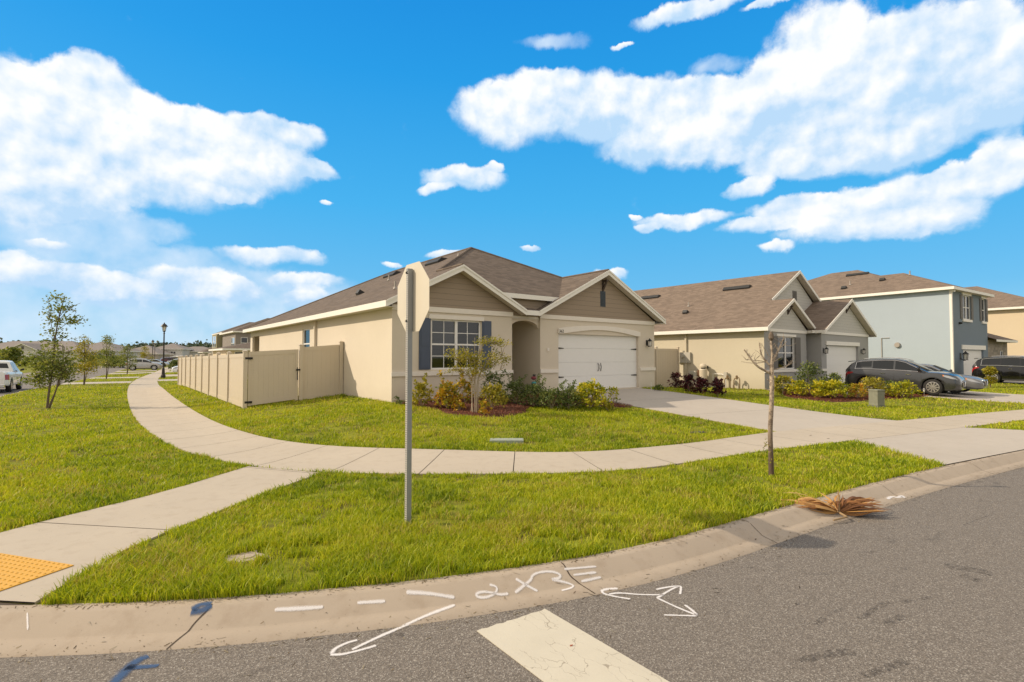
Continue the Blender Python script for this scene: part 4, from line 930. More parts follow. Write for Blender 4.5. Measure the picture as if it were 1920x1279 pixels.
    for a_, b_, y_ in ((-.02, 5.12, 0), (5.58, d0, -.6)): t = MB(); t.box(a_, b_, y_-.05, y_-.002, hz0-.16, hz0-.02); H.part(t, 'sill_band', M['fascia'])
    t = MB(); t.box(WA-.15, WB+.15, -.055, -.002, hz1+.005, hz1+.13); H.part(t, 'window_head', M['fascia'])
    t = MB(); t.box(d0-.12, d1+.12, -.66, -.602, 2.77, 3.0); H.part(t, 'garage_lintel', M['fascia'])
    TF = TM((0, 0), (1, 0), (0, -1)); TG = TM((0, -.6), (1, 0), (0, -1))
    window(H, TF, WA, WB, hz0, hz1, 2, 2, 2, muntin=False); shutter(H, TF, WB+.05, WB+.75, hz0, hz1, M['dark_sh']); shutter(H, TF, WA-.75, WA-.05, hz0, hz1, M['dark_sh'])
    garage_door(H, TG, d0, d1, .42, 2.75, hw=False)
    lamp_wall(H, TG, d0-.45, 2.45, 1.3); lamp_wall(H, TG, d1+.5, 2.45, 1.3); gable_bracket(H, TF, sx, sz-.42); gable_bracket(H, TG, gx, gz_-.42)
    TG2 = TM((0, 1.25), (1, 0), (0, -1)); louvre(H, TG2, cx-.3, cx+.3, 5.3, 6.1, M['dark_sh'])
    q = H.on(1287, 650, x=0); dsp = MB(); dsp.box(-.1, -.003, q[1]-.05, q[1]+.05, .4, 3.4); H.part(dsp, 'downspout', M['tan2'])
    for px, py, L in ((1220, 551, 1.5), (1382, 532, 1.7)):
        X = 4.9; q = H.on(px, py, x=X); roof_vent(H, (X, q[1], E+p*(X-xl)+.01), (L, .45, .16), M['vent'], (1, 0), p, 'off_ridge_vent')
    q = H.on(1286, 587, x=1.9); roof_vent(H, (1.9, q[1], E+p*2.25+.01), (.3, .3, .2), M['vent'], (1, 0), p)
    q = H.on(1291, 572, x=2.8); pipe_vent(H, (2.8, q[1], E+p*3.15), .3)
    # meter, pipes on the side wall
    q = H.on(1283, 667, x=0); b = MB(); b.box(-.14, -.004, q[1]-.45, q[1]+.35, 1.75, 2.35); b.lathe([(.1, -.1), (.1, 0)], 14, (-.14, q[1], 2.15), 'x'); H.part(b, 'electric_meter_box', M['meter'])
    return H
M['meter'] = plain('meter_grey', (.45, .42, .36), .5)
H2 = house2()

def house3():
    H = House('blue_house', (45.6, 10.0), radians(-3.6), .42, 'two-storey pale blue stucco house with brown hipped roof, behind the grey car')
    E, p = 6.9, .43; r = MB(); xl = -.35
    A = (6.5, 8.3, 9.846); Bk = (6.5, 10.5, 9.846); c = (4, 4, 8.77); d = (4, 5.8, 8.77)
    for poly in ([(xl, -.35, E), c, d, A, Bk, (xl, 17.3, E)], [(xl, -.35, E), (8.35, -.35, E), c], [(8.35, -.35, E), c, d, (8.35, 1.45, E)], [d, (8.35, 1.45, E), (13.35, 1.45, E), A], [(13.35, 1.45, E), (13.35, 17.3, E), Bk, A], [(13.35, 17.3, E), (xl, 17.3, E), Bk]): slab(r, poly)
    H.part(r, 'roof', M['roof2'])
    r = MB()
    for poly in ([(8.02, -.5, 3.45), (13.6, -.5, 3.45), (11.8, 1.78, 4.4), (8.02, 1.78, 4.4)], [(13.6, -.5, 3.45), (13.6, 1.78, 3.45), (11.8, 1.78, 4.4)]): slab(r, poly)
    H.part(r, 'porch_roof', M['roof2'])
    f = MB(); f.box(xl-.03, xl, -.38, 17.3, E-.2, E-.01); f.box(xl, 8.35, -.38, -.35, E-.2, E-.01); f.box(8.35, 8.38, -.38, 1.45, E-.2, E-.01); f.box(8.38, 13.35, 1.42, 1.45, E-.2, E-.01); f.box(13.35, 13.38, 1.42, 17.3, E-.2, E-.01)
    f.box(8.02, 13.6, -.53, -.5, 3.27, 3.44); f.box(13.6, 13.63, -.5, 1.78, 3.27, 3.44); H.part(f, 'fascia', M['fascia'])
    s = MB(); s.box(xl, -.002, -.35, 17.3, E-.2, E-.18); s.box(-.002, 8.35, -.35, -.002, E-.2, E-.18); s.box(8.002, 8.35, -.002, 1.45, E-.2, E-.18); H.part(s, 'soffit', M['soffit'])
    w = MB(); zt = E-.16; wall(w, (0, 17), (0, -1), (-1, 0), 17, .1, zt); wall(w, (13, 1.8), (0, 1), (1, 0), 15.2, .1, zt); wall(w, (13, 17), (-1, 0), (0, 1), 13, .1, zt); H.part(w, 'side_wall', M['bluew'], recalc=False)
    q0 = H.on(1804, 553); q1 = H.on(1820, 600); r0 = H.on(1840, 557); r1 = H.on(1847.5, 594); g0 = H.on(1806, 655)[0]; g1 = H.on(1844, 655)[0]
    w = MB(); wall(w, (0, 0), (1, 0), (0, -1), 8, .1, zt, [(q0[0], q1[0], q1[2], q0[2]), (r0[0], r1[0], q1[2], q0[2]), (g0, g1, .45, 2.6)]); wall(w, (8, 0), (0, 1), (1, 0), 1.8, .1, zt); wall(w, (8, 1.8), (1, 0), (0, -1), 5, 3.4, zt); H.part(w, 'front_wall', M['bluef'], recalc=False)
    w = MB(); wall(w, (8, .0), (1, 0), (0, -1), 5, .1, 3.4, [(3.1, 4.0, 1.3, 2.6)]); wall(w, (13, 0), (0, 1), (1, 0), 1.8, .1, 3.4); H.part(w, 'stone_wall', M['stone'], recalc=False)
    TF = TM((0, 0), (1, 0), (0, -1))
    window(H, TF, q0[0], q1[0], q1[2], q0[2], 2, 2, 2, muntin=False); window(H, TF, r0[0], r1[0], q1[2], q0[2], 1, 1, 2, muntin=False); window(H, TF, 11.1, 12.0, 1.3, 2.6, 1, 1, 1, muntin=False)
    for a, b in ((q0[0]-.55, q0[0]-.05), (q1[0]+.05, q1[0]+.55), (r0[0]-.55, r0[0]-.05), (r1[0]+.05, r1[0]+.5)): shutter(H, TF, a, b, q1[2], q0[2], M['dark_sh'])
    for a, b in ((q0[0], q1[0]), (r0[0], r1[0])):
        t = MB(); t.box(a-.12, b+.12, -.06, -.002, q0[2]+.01, q0[2]+.2); H.part(t, 'window_head', M['fascia']); t = MB(); t.box(a-.12, b+.12, -.08, -.002, q1[2]-.18, q1[2]-.01); H.part(t, 'window_sill', M['fascia'])
    t = MB(); t.box(g0-.35, g1+.35, -.06, -.002, 2.63, 2.95); H.part(t, 'garage_lintel', M['fascia'])
    garage_door(H, TF, g0, g1, .45, 2.6, hw=False); lamp_wall(H, TF, g0-.6, 2.15, 2.2)
    d_ = MB(); d_.box(-.02, .16, -.14, -.003, .4, E-.35); d_.box(-.02, .16, -.3, -.003, E-.35, E-.2); H.part(d_, 'downspout', M['fascia'])
    q = H.on(1683, 647, x=0); b = MB(); b.lathe([(.17, -.14), (.2, -.05), (.2, -.003)], 12, (0, q[1], q[2]), 'x'); H.part(b, 'dryer_vent', M['pipe'])
    q = H.on(1653, 634, x=0); b = MB(); b.tube([(-.03, q[1], .3), (-.03, q[1], q[2]), (-.03, q[1]-.5, q[2])], .03, 6); H.part(b, 'wall_pipe', M['pipe'])
    q = H.on(1798, 606); b = MB(); b.lathe([(.05, -.2), (.09, -.05), (.06, -.003)], 10, (q[0], 0, q[2]), 'y'); H.part(b, 'security_camera', M['black'])
    q = H.on(1608, 512, x=5.0); roof_vent(H, (5.0, q[1], E+p*5.35+.01), (1.7, .45, .16), M['vent'], (1, 0), p, 'off_ridge_vent')
    for px, py, X in ((1583, 540, 1.5), (1655, 526, 2.6)): q = H.on(px, py, x=X); roof_vent(H, (X, q[1], E+p*(X+.35)+.01), (.35, .35, .22), M['vent'], (1, 0), p)
    for px, py, X in ((1594, 533, 2.3), (1706, 519, 3.2)): q = H.on(px, py, x=X); pipe_vent(H, (X, q[1], E+p*(X+.35)), .35, .05)
    return H
def stonemat():
    m, nt, b = new_mat('stone_veneer'); u = uvc(nt); br = N(nt, 'ShaderNodeTexBrick'); LK(nt, u, br.inputs['Vector']); br.inputs['Scale'].default_value = 1; br.inputs['Brick Width'].default_value = .42; br.inputs['Row Height'].default_value = .19; br.inputs['Mortar Size'].default_value = .014
    br.inputs['Color1'].default_value = (.38, .33, .27, 1); br.inputs['Color2'].default_value = (.2, .18, .16, 1); br.inputs['Mortar'].default_value = (.3, .27, .23, 1)
    LK(nt, mixc(nt, mth(nt, 'MULTIPLY', noise(nt, u, 9, 4), .5), br.outputs[0], (.25, .2, .16)), b.inputs['Base Color']); b.inputs['Roughness'].default_value = .9; bump(nt, b, br.outputs[1], -.5, .02); return m
M['stone'] = stonemat()
H3 = house3()
def hipbox(H, x0, x1, y0, y1, z0, z1, p, wm, rm, oh=.4, name='roof', fm=None):
    w = MB(); wall(w, (x0, y0), (1, 0), (0, -1), x1-x0, z0, z1); wall(w, (x1, y0), (0, 1), (1, 0), y1-y0, z0, z1); wall(w, (x1, y1), (-1, 0), (0, 1), x1-x0, z0, z1); wall(w, (x0, y1), (0, -1), (-1, 0), y1-y0, z0, z1); H.part(w, 'wall', wm, recalc=False)
    a, b, c, d = x0-oh, x1+oh, y0-oh, y1+oh; E = z1+.12; r = MB()
    if b-a < d-c: k = (b-a)/2; m = (a+b)/2; P, Q = (m, c+k, E+k*p), (m, d-k, E+k*p); ps = ([(a, c, E), (b, c, E), P], [(b, c, E), (b, d, E), Q, P], [(b, d, E), (a, d, E), Q], [(a, d, E), (a, c, E), P, Q])
    else: k = (d-c)/2; m = (c+d)/2; P, Q = (a+k, m, E+k*p), (b-k, m, E+k*p); ps = ([(a, c, E), (b, c, E), Q, P], [(b, c, E), (b, d, E), Q], [(b, d, E), (a, d, E), P, Q], [(a, d, E), (a, c, E), P])
    for q in ps: slab(r, list(q), .05)
    H.part(r, name, rm)
    f = MB(); f.box(a-.03, b+.03, c-.03, c, E-.2, E-.01); f.box(a-.03, b+.03, d, d+.03, E-.2, E-.01); f.box(a-.03, a, c, d, E-.2, E-.01); f.box(b, b+.03, c, d, E-.2, E-.01); f.box(a, b, c, d, E-.21, E-.2); H.part(f, 'fascia', fm or M['fascia'])
def gabletop(H, x0, x1, y, z, rise, depth, wm, rm, oh=.4):
    m = (x0+x1)/2; g = MB(); g.prism([(x0, y, z), (x1, y, z), (m, y, z+rise)], (0, -.03, 0), (0, .02, 0)); H.part(g, 'gable', wm)
    k = rise/((x1-x0)/2); r = MB(); slab(r, [(x0-oh, y-oh, z-oh*k+.1), (m, y-oh, z+rise+.1), (m, y+depth, z+rise+.1), (x0-oh, y+depth, z-oh*k+.1)]); slab(r, [(m, y-oh, z+rise+.1), (x1+oh, y-oh, z-oh*k+.1), (x1+oh, y+depth, z-oh*k+.1), (m, y+depth, z+rise+.1)]); H.part(r, 'gable_roof', rm)
    f = MB(); rake(f, (x0-oh, y-oh, z-oh*k+.08), (m, y-oh, z+rise+.08), .2); rake(f, (m, y-oh, z+rise+.08), (x1+oh, y-oh, z-oh*k+.08), .2); H.part(f, 'rake_board', M['fascia'])
H4 = House('sand_house', (65.4, 7.5), radians(-4), .45, 'two-storey sand coloured house at the right edge, behind the blue house')
hipbox(H4, 0, 13, 0, 16, .2, 6.55, .42, M['tan4'], M['roof2'])
T4 = TM((0, 0), (1, 0), (0, -1)); garage_door(H4, T4, 2, 6.9, .5, 2.65, rec=-.01, hw=False)
for a in (2.5, 8): window(H4, T4, a, a+1.5, 4, 5.6, recess=-.02)
# far houses ------------------------------------------------------------------
def face(px, d): p = at(px, 670, d); return p[0], p[1]
def fh(name, px, d, rz, label): x, y = face(px, d); return House(name, (x, y), rz, gz(x, y), label)
def tpart(H, x0, x1, y, z0, z1, n=2): window(H, TM((0, y), (1, 0), (0, -1)), x0, x1, z0, z1, n, muntin=False, recess=-.03, blind=False)
M['fargrey'] = stucco('stucco_far_grey', (.56, .54, .50)); M['taupe'] = stucco('stucco_taupe', (.25, .22, .20)); M['fartan'] = stucco('stucco_far_tan', (.42, .37, .31)); M['olive'] = stucco('stucco_olive', (.27, .24, .15))
rz = -YAW*.55
a = fh('garage_house', 0, 122, -YAW+.1, 'grey one-storey house with a pale garage gable, behind the white pickup at the left edge'); z = a.z0
hipbox(a, -9, 17, 0.8, 13, z-.5, z+2.9, .4, M['fargrey'], M['roofgrey']); w_ = MB(); wall(w_, (1.0, 0), (1, 0), (0, -1), 7.6, z-.5, z+2.9); w_.box(1.0, 8.6, .01, .79, z-.5, z+2.9); a.part(w_, 'garage_wall', M['fargrey'], recalc=False)
gabletop(a, .6, 9.0, 0, z+2.95, 1.9, 7, M['fargrey'], M['roofgrey']); garage_door(a, TM((0, 0), (1, 0), (0, -1)), 2.7, 7.4, z+.05, z+2.25, rec=-.03, hw=False); tb = MB(); tb.box(1.0, 8.6, -.05, -.003, z+2.75, z+2.94); a.part(tb, 'frieze_board', M['fascia']); louvre(a, TM((0, -.03), (1, 0), (0, -1)), 4.5, 5.1, z+3.5, z+4.2, M['dark_sh'])
a = fh('hipped_house', 112, 128, -YAW+.12, 'grey two-window house with a broad hipped roof behind the left saplings'); z = a.z0; hipbox(a, 0, 12.5, 0, 12, z-.5, z+3.4, .38, M['fargrey'], M['roofgrey']); tpart(a, 2.5, 4, 0, z+1.6, z+2.9); tpart(a, 7.5, 9.5, 0, z+1.6, z+2.9)
a = fh('low_house', 212, 150, -YAW+.1, 'low brown-roofed house between the saplings and the silver car'); z = a.z0; hipbox(a, 0, 12, 0, 12, z-.5, z+2.9, .4, M['fartan'], M['roofgrey']); tpart(a, 4, 6, 0, z+.9, z+2.2)
a = fh('porch_house', 286, 158, -YAW+.25, 'two-storey pale grey house with a porch, behind the lamp posts'); z = a.z0; hipbox(a, 0, 8, 0, 10, z-.5, z+4.6, .4, M['fargrey'], M['roofgrey']); tpart(a, 1.2, 2.8, 0, z+2.9, z+3.9); tpart(a, 4.8, 6.2, 0, z+2.9, z+3.9)
pb = MB(); slab(pb, [(-.2, -2, z+2.3), (8.2, -2, z+2.3), (8.2, 0, z+2.7), (-.2, 0, z+2.7)], .15)
for x in (0, 2.7, 5.4, 8): pb.box(x-.12, x+.12, -1.9, -1.7, z-.4, z+2.2)
a.part(pb, 'porch', M['fascia'])
a = fh('long_grey_house', 319, 165, -YAW+.3, 'long plain grey house left of the wooded skyline'); z = a.z0; hipbox(a, 0, 13, 0, 10, z-.5, z+3.9, .3, M['fargrey'], M['roofgrey'])
a = fh('brown_roof_house', 383, 150, 0, 'small far house with a dark brown gable roof at the end of the row'); z = a.z0; hipbox(a, 0, 14, 0, 10, z-.5, z+3.2, .5, M['fartan'], M['roof'])
def townhouse(px, d, label, wx, dep, eave, col, porch=True):
    a = fh('two_storey_house', px, d, 0, label); z = a.z0; hipbox(a, 0, wx, 0, dep, z-.3, eave, .42, col, M['roof'], fm=M['fascia'])
    return a, z
a, z = townhouse(419, 92, 'two-storey taupe house with stone lower storey, seen over the far end of the fence', 15, 10, 6.4, M['taupe'])
TL = TM((0, 10), (0, -1), (-1, 0))
bb = MB(); wall(bb, (-.9, 6.5), (0, -1), (-1, 0), 5.2, z, 6.2); wall(bb, (-.9, 1.3), (1, 0), (0, -1), .9, z, 6.2); a.part(bb, 'bay_wall', M['olive'], recalc=False)
bs = MB(); wall(bs, (-.94, 6.5), (0, -1), (-1, 0), 5.2, z, 3.6); a.part(bs, 'stone_wall', M['stone'], recalc=False)
window(a, TM((-.9, 6.5), (0, -1), (-1, 0)), .8, 4.4, 3.9, 5.9, 2, muntin=False, recess=-.03, blind=False); window(a, TL, .6, 2.6, 3.9, 5.9, 2, muntin=False, recess=-.03, blind=False)
a, z = townhouse(441, 76, 'dark taupe two-storey house just left of the roof end of the beige house', 15, 11, 5.8, M['taupe']); window(a, TM((0, 11), (0, -1), (-1, 0)), 8, 10.4, 3.3, 5.0, 2, muntin=False, recess=-.03, blind=False)
window(a, TM((0, 0), (1, 0), (0, -1)), .7, 1.6, 3.4, 5.0, 1, muntin=False, recess=-.03, blind=False)
a = fh('cream_cottage', 424, 56, 0, 'low cream house with white fascia peeping over the fence'); z = a.z0; hipbox(a, 0, 12, 0, 9, z-.2, 2.92, .22, M['tan4'], M['roof']); window(a, TM((0, 0), (1, 0), (0, -1)), .8, 1.9, 1.6, 2.7, 1, muntin=False, recess=-.03)
# ------------------------------------------------------------------ vinyl fences
def seg_panel(mb, a, b, za0, zb0, za1, zb1, th=.045, grooves=True):
    a = np.array(a, float); b = np.array(b, float); u = (b-a)/np.linalg.norm(b-a); n = np.array([-u[1], u[0]]); L = np.linalg.norm(b-a)
    def bx(s0, s1, z0f, z1f, t):
        P = [a+u*s0-n*t/2, a+u*s1-n*t/2, a+u*s1+n*t/2, a+u*s0+n*t/2]; S = [s0, s1, s1, s0]
        lo = [(*p, z0f(s/L)) for p, s in zip(P, S)]; hi = [(*p, z1f(s/L)) for p, s in zip(P, S)]
        mb.add(lo+hi, [(3, 2, 1, 0), (4, 5, 6, 7), (0, 1, 5, 4), (1, 2, 6, 5), (2, 3, 7, 6), (3, 0, 4, 7)])
    lo = lambda t: za0+(zb0-za0)*t; hi = lambda t: za1+(zb1-za1)*t
    bx(0, L, lambda t: hi(t)-.14, hi, th); bx(0, L, lo, lambda t: lo(t)+.15, th)
    k = max(1, int(round(L/.16))); w = L/k
    for i in range(k): bx(i*w+.004, (i+1)*w-.004, lambda t: lo(t)+.15, lambda t: hi(t)-.14, th*.55)
    bx(0, L, lambda t: lo(t)+.14, lambda t: hi(t)-.13, th*.4)
def fpost(x, y, z0, z1, root, s=.065, z00=None):
    mb = MB(); mb.box(x-s, x+s, y-s, y+s, z0-.1, z1); mb.add([(x-s-.012, y-s-.012, z1), (x+s+.012, y-s-.012, z1), (x+s+.012, y+s+.012, z1), (x-s-.012, y+s+.012, z1), (x-s-.012, y-s-.012, z1+.025), (x+s+.012, y-s-.012, z1+.025), (x+s+.012, y+s+.012, z1+.025), (x-s-.012, y+s+.012, z1+.025), (x, y, z1+.06)],
        [(3, 2, 1, 0), (0, 1, 5, 4), (1, 2, 6, 5), (2, 3, 7, 6), (3, 0, 4, 7), (4, 5, 8), (5, 6, 8), (6, 7, 8), (7, 4, 8)])
    o = mb.build('post', M['vinyl'], root); o.location = (-root.location[0], -root.location[1], -root.location[2]); return o
def fence():
    XF = 3.61; ys = [19.4, 22.35, 24.85, 27.2, 29.5, 31.8, 34.1, 36.4, 38.5, 40.4]
    top = lambda y: 2.25+(2.10-2.25)*(y-19.4)/21
    r = empty('vinyl_fence', (XF, 19.4, gz(XF, 19.4)), 0, 'long beige vinyl privacy fence running back beside the walk, with a gate facing the camera', 'fence')
    for y in ys: fpost(XF, y, gz(XF, y), top(y)+.0, r)
    for a, b in zip(ys[:-1], ys[1:]):
        mb = MB(); seg_panel(mb, (XF, a+.06), (XF, b-.06), gz(XF, a)+.03, gz(XF, b)+.03, top(a)-.06, top(b)-.06); o = mb.build('panel', M['vinyl'], r); o.location = (-XF, -19.4, -r.location[2])
    # end run towards the house: gate, then a fixed panel
    zg = lambda x: gz(x, 19.4); tf = lambda x: 2.25+(2.60-2.25)*(x-XF)/(6.95-XF)
    xg = 5.42
    fpost(xg, 19.4, zg(xg), tf(xg)+.04, r); fpost(6.86, 19.4, zg(6.86), 2.62, r)
    mb = MB(); seg_panel(mb, (xg+.065, 19.4), (6.79, 19.4), zg(xg)+.02, zg(6.8)-.02, tf(xg)-.02, tf(6.8)-.05); o = mb.build('panel', M['vinyl'], r); o.location = (-XF, -19.4, -r.location[2])
    mb = MB(); gx0, gx1 = XF+.09, xg-.1; z0, z1 = zg(gx0)+.09, tf((gx0+gx1)/2)-.04
    seg_panel(mb, (gx0, 19.4), (gx1, 19.4), z0, zg(gx1)+.06, z1-.06, z1+.04); mb.box(gx0, gx0+.09, 19.37, 19.43, z0, z1-.06); mb.box(gx1-.09, gx1, 19.37, 19.43, z0+.1, z1+.03)
    g = mb.build('gate', M['vinyl'], r); g.location = (-XF, -19.4, -r.location[2]); g['label'] = 'fence gate between the corner post and the fixed panel'
    for z in (z1-.28, z0+.12): b = MB(); b.box(gx0-.1, gx0+.13, 19.33, 19.368, z-.035, z+.035); b.build('hinge', M['black'], g)
    b = MB(); b.box(gx1-.07, gx1+.06, 19.31, 19.368, z1-.72, z1-.66); b.tube([(gx1-.03, 19.33, z1-.6), (gx1-.03, 19.29, z1-.72), (gx1-.03, 19.33, z1-.85)], .014, 6); b.tube([(gx1-.03, 19.33, z1-.8), (gx1-.03, 19.33, z1-1.05)], .016, 6); b.build('latch', M['black'], g)
    # short run on the far side, closing the gap to the grey-fronted house
    x0, x1 = 20.03, 26.0; y0 = 18.0
    r2 = empty('vinyl_fence', (x0, y0, gz(x0, y0)), 0, 'short beige vinyl fence panel closing the gap between the beige and the grey-fronted house', 'fence')
    L2 = lambda o: setattr(o, 'location', (-x0, -y0, -r2.location[2]))
    for x in (20.12, 22.0, 23.9, 25.9): fpost(x, y0, gz(x, y0)-.1, 2.62, r2)
    for a, b in ((20.12, 22.0), (22.0, 23.9), (23.9, 25.9)):
        mb = MB(); seg_panel(mb, (a+.06, y0), (b-.06, y0), gz(a, y0)+.02, gz(b, y0)+.02, 2.55, 2.55); L2(mb.build('panel', M['vinyl'], r2))
fence()
# ------------------------------------------------------------------ stop sign seen from behind
def stop_sign():
    b = hit(765, 982); x, y, z = b; x += .03
    r = empty('stop_sign', (x, y, z), 0, 'stop sign seen from its bare back on a perforated steel post', 'traffic sign')
    # U-channel post: web faces -x, flanges to +x, rows of punched holes shown as small dark dots
    m = MB(); H = 2.93; tilt = .0
    prof = [(-.060, -.022), (.0, -.022), (.0, .022), (-.060, .022)]
    m.prism([(a, c, -.1) for a, c in prof], (0, 0, 0), (0, 0, H+.1)); post = m.build('post', M['galv'], r)
    zz = .05; h = MB()
    while zz < H-.02: h.lathe([(.0065, -.0012), (.0065, 0)], 6, (-.0609, 0, zz), 'x'); h.box(-.0615, -.0605, -.018, .018, zz-.006, zz+.006); zz += .0254
    h.build('bolt_holes', M['black'], post)
    e = MB(); e.box(-.0608, -.0602, -.0222, .0222, .0, H-.03); e.build('sunlit_face', M['steel_lit'], post)  # pale sheet: sun on this side of the post put into its colour
    zc = 2.60; R = .40/cos(pi/8)
    p = MB(); oct_ = [(0.012, R*cos(pi/8+k*pi/4), zc+R*sin(pi/8+k*pi/4)) for k in range(8)]; p.prism(oct_, (-.0015, 0, 0), (.0015, 0, 0)); pl = p.build('sign_plate', M['signback'], r)
    p = MB(); p.prism([(0.0165, R*.985*cos(pi/8+k*pi/4), zc+R*.985*sin(pi/8+k*pi/4)) for k in range(8)], (-.0015, 0, 0), (.0, 0, 0)); p.build('sign_face', M['signred'], pl)
    text_obj('lettering', 'STOP', .3, M['white'], pl, (.018, 0, zc), (pi/2, 0, pi/2), .001)
    for s in (-.28, .28): p = MB(); p.lathe([(.012, -.012), (.012, 0)], 8, (-.064, 0, zc+s), 'x'); p.build('bolt', M['black'], r)
M['steel_lit'] = plain('sunlit_steel_edge', (.62, .6, .56), .5)
stop_sign()
# ------------------------------------------------------------------ street lamps
def lamp_post(px, py, H, label, group='street lamps along the side street'):
    b = hit(px, py) if isinstance(py, (int, float)) else np.array([*face(px, py[0]), 0]); b[2] = gz(b[0], b[1])
    r = empty('street_lamp', tuple(b), 0, label, 'street lamp', group)
    m = MB(); m.lathe([(.19, -.05), (.19, .25), (.14, .35), (.1, .9), (.065, 1.0), (.055, H-1.0), (.09, H-.97), (.05, H-.9), (.06, H-.82), (.12, H-.78), (.12, H-.74)], 12); m.build('pole', M['lampblk'], r)
    m = MB()
    for k in range(6): w = k*pi/3; m.tube([(.11*cos(w), .11*sin(w), H-.74), (.19*cos(w), .19*sin(w), H-.32)], .012, 5)
    m.lathe([(.30, H-.33), (.29, H-.30), (.16, H-.12), (.06, H-.06), (.05, H-.02), (.015, H+.06)], 8); m.lathe([(.13, H-.76), (.13, H-.74)], 8); l = m.build('lantern', M['lampblk'], r)
    m = MB(); m.lathe([(.095, H-.73), (.165, H-.33)], 6); m.build('lantern_glass', M['frost'], l)
M['lampblk'] = plain('lamp_black', (.03, .022, .018), .45, metal=.3)
lamp_post(306, 709, 5.1, 'tall black lantern street lamp standing beside the walk, the nearest and largest')
lamp_post(286, (98,), 5.1, 'black lantern street lamp standing behind the silver SUV')
lamp_post(290, (128,), 5.1, 'small black lantern street lamp just right of the one behind the silver SUV')
lamp_post(313, (175,), 5.1, 'farthest street lamp, right of the nearest lamp pole')

# ------------------------------------------------------------------ plants
def leaves(name, C, size, mat, parent, elong=1.6, up=.3, seed=0, tone=None, fold=False):
    """one small quad per leaf around centres C (n,3) in local coordinates"""
    r = np.random.default_rng(seed); n = len(C); size = np.asarray(size)*(.7+.6*r.random(n))
    d = r.normal(size=(n, 3)); d[:, 2] = d[:, 2]*.6+up; d /= np.linalg.norm(d, axis=1)[:, None]
    q = r.normal(size=(n, 3)); s = np.cross(d, q); s /= np.linalg.norm(s, axis=1)[:, None]
    L = size[:, None]*d*elong; W = size[:, None]*s*.5
    nb = np.cross(d, s)*size[:, None]*.16
    V = np.stack([C, C+L*.5+W+nb, C+L, C+L*.5-W+nb], 1).reshape(-1, 3); i = np.arange(n)*4
    Fq = np.concatenate([np.stack([i, i+1, i+2], 1), np.stack([i, i+2, i+3], 1)])
    t = r.random(n) if tone is None else np.clip(tone+r.normal(size=n)*.12, 0, 1)
    return npmesh(name, V, Fq, mat, np.repeat(t, 4), parent)
M['leaf_tree'] = leafmat('leaves_olive_green', [(.09, .12, .026), (.17, .21, .04), (.28, .30, .065), (.40, .38, .12)], .35)
M['leaf_yg'] = leafmat('leaves_yellow_green', [(.12, .13, .012), (.26, .25, .02), (.42, .35, .035), (.56, .44, .06)], .35)
M['leaf_croton'] = leafmat('leaves_croton', [(.08, .12, .014), (.28, .25, .015), (.50, .36, .02), (.52, .22, .02), (.60, .48, .05)], .3)
M['leaf_red'] = leafmat('leaves_burgundy', [(.02, .006, .008), (.06, .012, .015), (.13, .02, .025), (.02, .02, .012)], .2)
M['leaf_dk'] = leafmat('leaves_dark_green', [(.05, .08, .022), (.09, .13, .03), (.16, .20, .05), (.26, .27, .08)], .3)
M['leaf_bright'] = leafmat('leaves_bright_yellow', [(.12, .17, .012), (.30, .32, .015), (.55, .50, .02), (.70, .56, .03)], .35)
def tree(name, base, label, stems, blobs, leafsize, lm, bm, seed, group=None, cat='tree', rz=-YAW, cluster=11, crad=.12):
    """stems: list of (points, r0, r1); blobs: (x, y, z, rx, ry, rz, n clusters); local x = to the right in the photo"""
    r = np.random.default_rng(seed); root = empty(name, tuple(base), rz, label, cat, group)
    T = MB()
    for pts, r0, r1 in stems:
        P = chaikin(np.array(pts, float), 2) if len(pts) > 2 else np.array(pts, float); k = len(P)
        T.tube(P, list(np.linspace(r0, r1, k)), 7)
    C = []; tone = []
    allp = np.concatenate([np.array(s[0], float)[1:] for s in stems])
    for (x, y, z, rx, ry, rzz, n) in blobs:
        for _ in range(n):
            while True:
                v = r.uniform(-1, 1, 3)
                if (v@v) < 1: break
            c = np.array([x, y, z])+v*[rx, ry, rzz]; j = allp[np.argmin(np.linalg.norm(allp-c, axis=1)+np.where(allp[:, 2] > c[2], .4, 0))]
            mid = (c+j)/2+r.normal(size=3)*.04
            if r.random() < .6: T.tube([j, mid, c], [.010, .006, .003], 4, caps=False)
            m = max(3, int(r.normal(cluster, cluster*.3))); q = c+r.normal(size=(m, 3))*crad*[1, 1, .6]; C.append(q); tone += list(np.full(m, r.uniform(.15, .85)))
    T.build('trunk', bm, root, smooth=True, recalc=False)
    leaves('crown', np.concatenate(C), leafsize, lm, root, seed=seed, tone=np.array(tone)); return root
